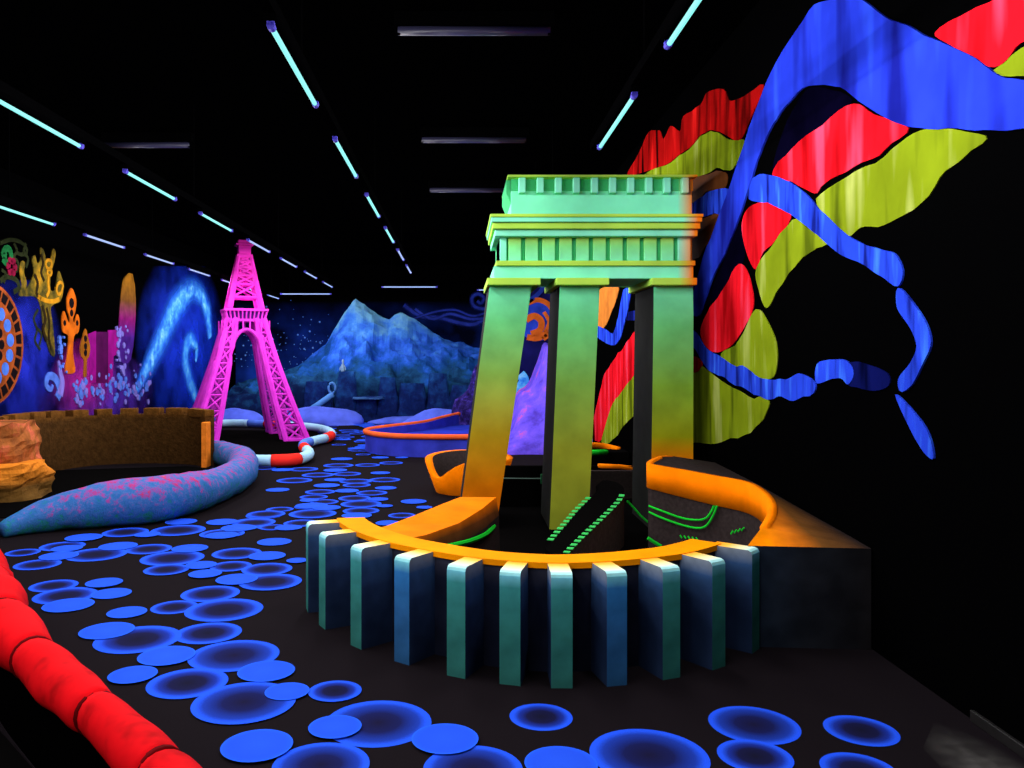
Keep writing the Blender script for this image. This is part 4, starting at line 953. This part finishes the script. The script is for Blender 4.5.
for k in range(4):
    ca, sa = math.cos(k * math.pi / 2), math.sin(k * math.pi / 2); rot = lambda v: Vector((v[0] * ca - v[1] * sa, v[0] * sa + v[1] * ca, v[2]))
    bm = bmesh.new()
    for n_, (za, zb) in enumerate(zip(zu, zu[1:])):
        wa, wb = uw(za), uw(zb)
        bar(bm, rot((-wb, -wb, zb)), rot((wb, -wb, zb)), .026)
        if n_ > 0: bar(bm, rot((-wa, -wa, za)), rot((wb, -wb, zb)), .022); bar(bm, rot((wa, -wa, za)), rot((-wb, -wb, zb)), .022)
    tpart('lattice_bracing', bm, PINK, up)
bm = bmesh.new(); add_box(bm, -.15, .15, -.15, .15, 3.62, 3.66); add_box(bm, -.12, .12, -.12, .12, 3.66, 3.84, bev=.01); add_box(bm, -.17, .17, -.17, .17, 3.84, 3.87); add_box(bm, -.13, .13, -.13, .13, 3.87, 3.95, bev=.02); tpart('lantern', bm)

# black play mats under tower and castle
def mat_slab(name, pts, label):
    bm = bmesh.new(); slab(bm, [Vector((x, y, 0)) for x, y in pts], Vector((0, 0, .011)))
    o = obj(name, bm, FELT, None, loc=(sum(p[0] for p in pts) / len(pts), sum(p[1] for p in pts) / len(pts), 0)); tag(o, label, 'mat', 'black playing mats')
mat_slab('playing_mat', [(-3.75, 13.0), (-2.45, 12.65), (-2.4, 13.2), (-2.85, 14.8), (-2.6, 16.6), (-3.2, 18.2), (-5.2, 18.3), (-5.4, 15.5), (-4.6, 13.6)], 'black felt playing mat under the pink tower')
mat_slab('playing_mat', [(-4.75, 8.2), (-3.4, 8.75), (-2.75, 9.7), (-3.05, 11.6), (-4.0, 12.2), (-6.3, 11.6), (-6.3, 9.0)], 'black felt playing mat behind the speckled serpent')
# red and white pipe border
pipe = thing('pipe_border', (-2.8, 14, 0), 'white and red striped pipe border winding around the pink tower', 'pipe border')
WHT = paint('glow_white_pipe', (.38, .68, .88), noise=(4, .2)); REDP = paint('red_pipe_band', (.95, .03, .02), noise=(4, .25)); BLUP = paint('blue_pipe', (.10, .22, .85), noise=(4, .3))
Q = catmull([at_z(218, 455, .1), at_z(238, 459, .1), at_z(262, 460.5, .1), at_z(290, 460, .1), at_z(304, 457.5, .1), at_z(309, 453, .1), at_z(304, 447.5, .1), at_z(304, 444, .1), at_z(314, 441, .1), at_z(329, 437, .1), at_z(331, 432.5, .1), at_z(320, 428.5, .1), at_z(300, 426, .1), at_z(272, 424.5, .1), at_z(255, 423.5, .1), at_z(236, 423, .1), at_z(222, 423.2, .1)], 6)
cum = [0]
for a, b_ in zip(Q, Q[1:]): cum.append(cum[-1] + (b_ - a).length)
cuts = [(0, 14, WHT), (14, 23, WHT), (23, 26, None), (26, 34, WHT)]
def seg(i, j, m, r=.085):
    bm = bmesh.new(); add_tube(bm, Q[i:j + 1], r, 10); obj('pipe_segment', bm, m, pipe, smooth=True)
seg(0, 14, WHT); seg(14, 21, REDP, .092); seg(21, 33, WHT); seg(33, 36, REDP, .092); seg(36, 46, BLUP); seg(46, 52, WHT); seg(52, 56, REDP, .092); seg(56, 64, WHT); seg(64, 76, WHT); seg(76, 80, REDP, .092); seg(80, 86, BLUP); seg(86, len(Q) - 1, WHT)

# ------------------------------------------------------------------ sand castle wall with crenels, ruined tower
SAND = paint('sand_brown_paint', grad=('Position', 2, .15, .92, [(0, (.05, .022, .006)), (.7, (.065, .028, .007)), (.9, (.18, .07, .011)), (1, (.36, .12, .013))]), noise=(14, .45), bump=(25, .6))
SANDO = paint('sand_orange_paint', (.85, .22, .02), noise=(8, .35), bump=(18, .5))
castle = thing('castle_wall', (-4.6, 12.2, 0), 'curved brown castle wall with crenels behind the speckled serpent', 'castle wall')
cw = catmull([at_d(-8, 420, 10.0), at_d(14, 416, 10.6), at_d(45, 412.5, 11.5), at_d(90, 410.5, 12.3), at_d(140, 409, 12.6), at_d(185, 409, 12.5), at_d(205, 411, 12.2)], 40)
zt = [p.z - .08 for p in cw]; A = cw; B = off_curve([Vector((p.x, p.y, 0)) for p in cw], .16)
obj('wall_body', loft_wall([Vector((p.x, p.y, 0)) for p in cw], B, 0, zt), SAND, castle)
pxs = [(3, 9), (15, 30), (34, 46), (51, 66), (72.5, 89), (96, 113), (119.5, 137), (143, 160), (164.5, 182), (187, 205)]
for a, b_ in pxs:
    ii = [i for i, p in enumerate(cw) if a <= CX + F * p.x / p.y <= b_]
    if len(ii) < 2: ii = [ii[0], ii[0] + 1] if ii else [0, 1]
    i, j = ii[0], ii[-1]
    bm = loft_wall([Vector((cw[k].x, cw[k].y, 0)) for k in (i, j)], [B[i], B[j]], min(zt[i], zt[j]) - .02, [zt[i] + .09, zt[j] + .09])
    obj('merlon', bm, SAND, castle)
e = cw[-1]; d_ = (B[-1] - Vector((e.x, e.y, 0))).normalized()
bm = bmesh.new(); add_box(bm, e.x - .02, e.x + .06, e.y - .12, e.y + .2, 0, zt[-1] - .08, bev=.01); obj('end_pier', bm, SANDO, castle)
def crag(bm, c, rx, ry, z0, z1, seed, taper=.75, steps=10, n=28):
    rows = []
    for j in range(steps + 1):
        t = j / steps; k = 1 - (1 - taper) * t
        rows.append([])
        for i in range(n):
            a = i / n * 2 * math.pi; ca, sa = math.cos(a), math.sin(a)
            q = (abs(ca) ** 5 + abs(sa) ** 5) ** (-.2)
            nn = 1 + .16 * mnoise.noise((ca * 1.7 + seed, sa * 1.7, t * 2.2)) + .07 * mnoise.noise((ca * 5, sa * 5 + seed, t * 7))
            rows[-1].append(bm.verts.new((c[0] + ca * rx * q * k * nn, c[1] + sa * ry * q * k * nn, lerp(z0, z1, t) + (.05 * mnoise.noise((ca * 3, sa * 3, seed)) if j == steps else 0))))
    for r, s in zip(rows, rows[1:]):
        for i in range(n): bm.faces.new((r[i], r[(i + 1) % n], s[(i + 1) % n], s[i]))
    bm.faces.new(rows[-1]); bm.faces.new(rows[0][::-1])
CRAG = speckle('dark_blue_crag', [(0, (.002, .003, .02)), (.45, (.006, .018, .11)), (.7, (.010, .055, .22)), (1, (.03, .16, .5))], 3.5, 7, bump=.8, zgrad=('Position', 2, 0, 1.5, .4))
for (px, d, rx, ry, h, sd, tp) in ((318, 21.15, .42, .22, 1.0, 3, .7), (347, 21.25, .34, .2, 1.25, 8, .6), (367, 21.2, .30, .2, .62, 12, .85), (388, 21.25, .32, .2, 1.1, 17, .6), (412, 21.2, .40, .22, .95, 21, .75), (438, 21.25, .36, .2, 1.2, 26, .6), (463, 21.2, .38, .2, .9, 31, .7)):
    bm = bmesh.new(); crag(bm, ((px - CX) / F * d, d), rx, ry, 0, h, sd, tp, 12, 24); obj('crag', bm, CRAG, mo)
lp = at_d(368, 397, 20.98); bm = bmesh.new(); crag(bm, (lp.x, 21.1), .40, .24, lp.z - .05, lp.z, 40, .95, 2, 20); obj('pale_ledge', bm, paint('ledge_blue', (.05, .14, .4), noise=(6, .4)), mo)
ruin = thing('sandstone_ruin', (-5.05, 9.4, 0), 'crumbling orange-brown sandstone tower at the left photo edge', 'rock')
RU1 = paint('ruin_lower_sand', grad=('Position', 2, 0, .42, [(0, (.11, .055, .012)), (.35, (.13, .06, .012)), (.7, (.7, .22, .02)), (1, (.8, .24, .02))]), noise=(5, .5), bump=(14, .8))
RU2 = speckle('ruin_upper_sand', [(0, (.12, .035, .012)), (.5, (.30, .09, .02)), (.8, (.5, .10, .05)), (1, (.8, .2, .02))], 4, 6, bump=.7)
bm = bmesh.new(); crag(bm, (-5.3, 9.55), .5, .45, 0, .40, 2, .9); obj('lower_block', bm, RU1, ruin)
bm = bmesh.new(); crag(bm, (-5.5, 9.75), .5, .45, .34, .84, 6, .86); obj('upper_block', bm, RU2, ruin)
bm = bmesh.new(); crag(bm, (-5.55, 9.4), .32, .3, .38, .70, 9, .6); obj('fallen_block', bm, RU1 if False else RU2, ruin)

# ------------------------------------------------------------------ speckled serpent
SERP = speckle('serpent_skin', [(0, (.006, .08, .03)), (.22, (.012, .19, .14)), (.38, (.025, .12, .36)), (.52, (.045, .14, .40)), (.63, (.26, .06, .30)), (.74, (.5, .025, .08)), (1, (.25, .4, .6))], 11, 9, bump=.5, zgrad=('Generated', 2, .0, 1.25, .42), rnd=.75)
sp_ = [(2, 531, .07), (28, 521, .13), (60, 513, .18), (100, 506, .225), (148, 501, .24), (188, 494, .225), (213, 487, .2), (232, 479, .195), (243, 469, .20), (240, 459.5, .20), (224, 454, .185), (209, 450, .15)]
pts, rad = [], []
for px, py, r in sp_:
    z = r * .85; pts.append(at_z(px, py, z)); rad.append(r)
pc_ = catmull(pts, 6); rc = [interp([i * 6 for i in range(len(rad))], rad, k) for k in range(len(pc_))]
bm = bmesh.new(); rings = add_tube(bm, pc_, rc, 18)
for v in bm.verts: v.co.z = max(v.co.z, 0.001); v.co += Vector((1, 1, 0)) * .018 * mnoise.noise(v.co * 7) + Vector((0, 0, .02 * mnoise.noise(v.co * 5)))
for v in bm.verts: v.co.z = max(v.co.z, 0.0)
o = obj('serpent', bm, SERP, None, smooth=True, loc=(pc_[20].x, pc_[20].y, 0)); tag(o, 'speckled blue, green and pink serpent body lying on the carpet', 'serpent sculpture')

# ------------------------------------------------------------------ red padded border, near left
redb = thing('red_border', (-1.7, 3.4, 0), 'thick red segmented padded border in the near left corner', 'border')
REDB = speckle('red_padding', [(0, (.25, .001, .002)), (.3, (.55, .002, .005)), (1, (.75, .003, .007))], 4, 3, bump=.1)
REDK = paint('dark_red_seam', (.12, .001, .002), noise=(8, .5))
rq = [(238, 850, .085), (190, 800, .085), (148, 760, .086), (102, 718, .086), (52, 675, .09), (10, 634, .12), (-14, 596, .15), (-34, 560, .17), (-48, 534, .16), (-60, 512, .14)]
rc_ = catmull([at_z(a, b, .36) for a, b, _ in rq], 10); rrad = [interp([i * 10 for i in range(len(rq))], [r for _, _, r in rq], k) for k in range(len(rc_))]
NR = len(rc_); lens = [17, 14, 13, 9, 8, 8, 9]; i = 0; sidx = 0
while i < NR - 1:
    j = min(NR - 1, i + lens[sidx % len(lens)]); pts = rc_[i:j + 1]; m_ = len(pts)
    rr = [rrad[i + q] * min(1, .86 + .14 * max(0, math.sin(math.pi * q / max(1, m_ - 1))) ** .35) for q in range(m_)]
    bm = bmesh.new(); add_tube(bm, pts, rr, 18)
    for v in bm.verts: v.co += Vector((.012, .012, .014)) * mnoise.noise(v.co * 4) * (2.4 if i > 48 else 1)
    obj('padded_segment', bm, REDB, redb, smooth=True)
    if j < NR - 1:
        t = (rc_[min(j + 1, NR - 1)] - rc_[j - 1]).normalized()
        bm = bmesh.new(); add_tube(bm, [rc_[j] - t * .012, rc_[j] + t * .012], rrad[j] * .885, 18); obj('seam_band', bm, REDK, redb, smooth=True)
    i = j; sidx += 1
gp = [Vector((p.x, p.y, 0)) for p in rc_]
obj('border_base', loft_wall(off_curve(gp, -.04), off_curve(gp, .05), 0, [.34] * NR), BLACK, redb)
mat_slab('playing_mat', [(-4.0, 6.2), (-3.0, 5.0), (-2.3, 3.9), (-1.4, 2.95), (-.6, 2.0), (-1.6, 1.6), (-4.2, 2.5), (-5.0, 5.5)], 'black felt playing mat inside the red border')
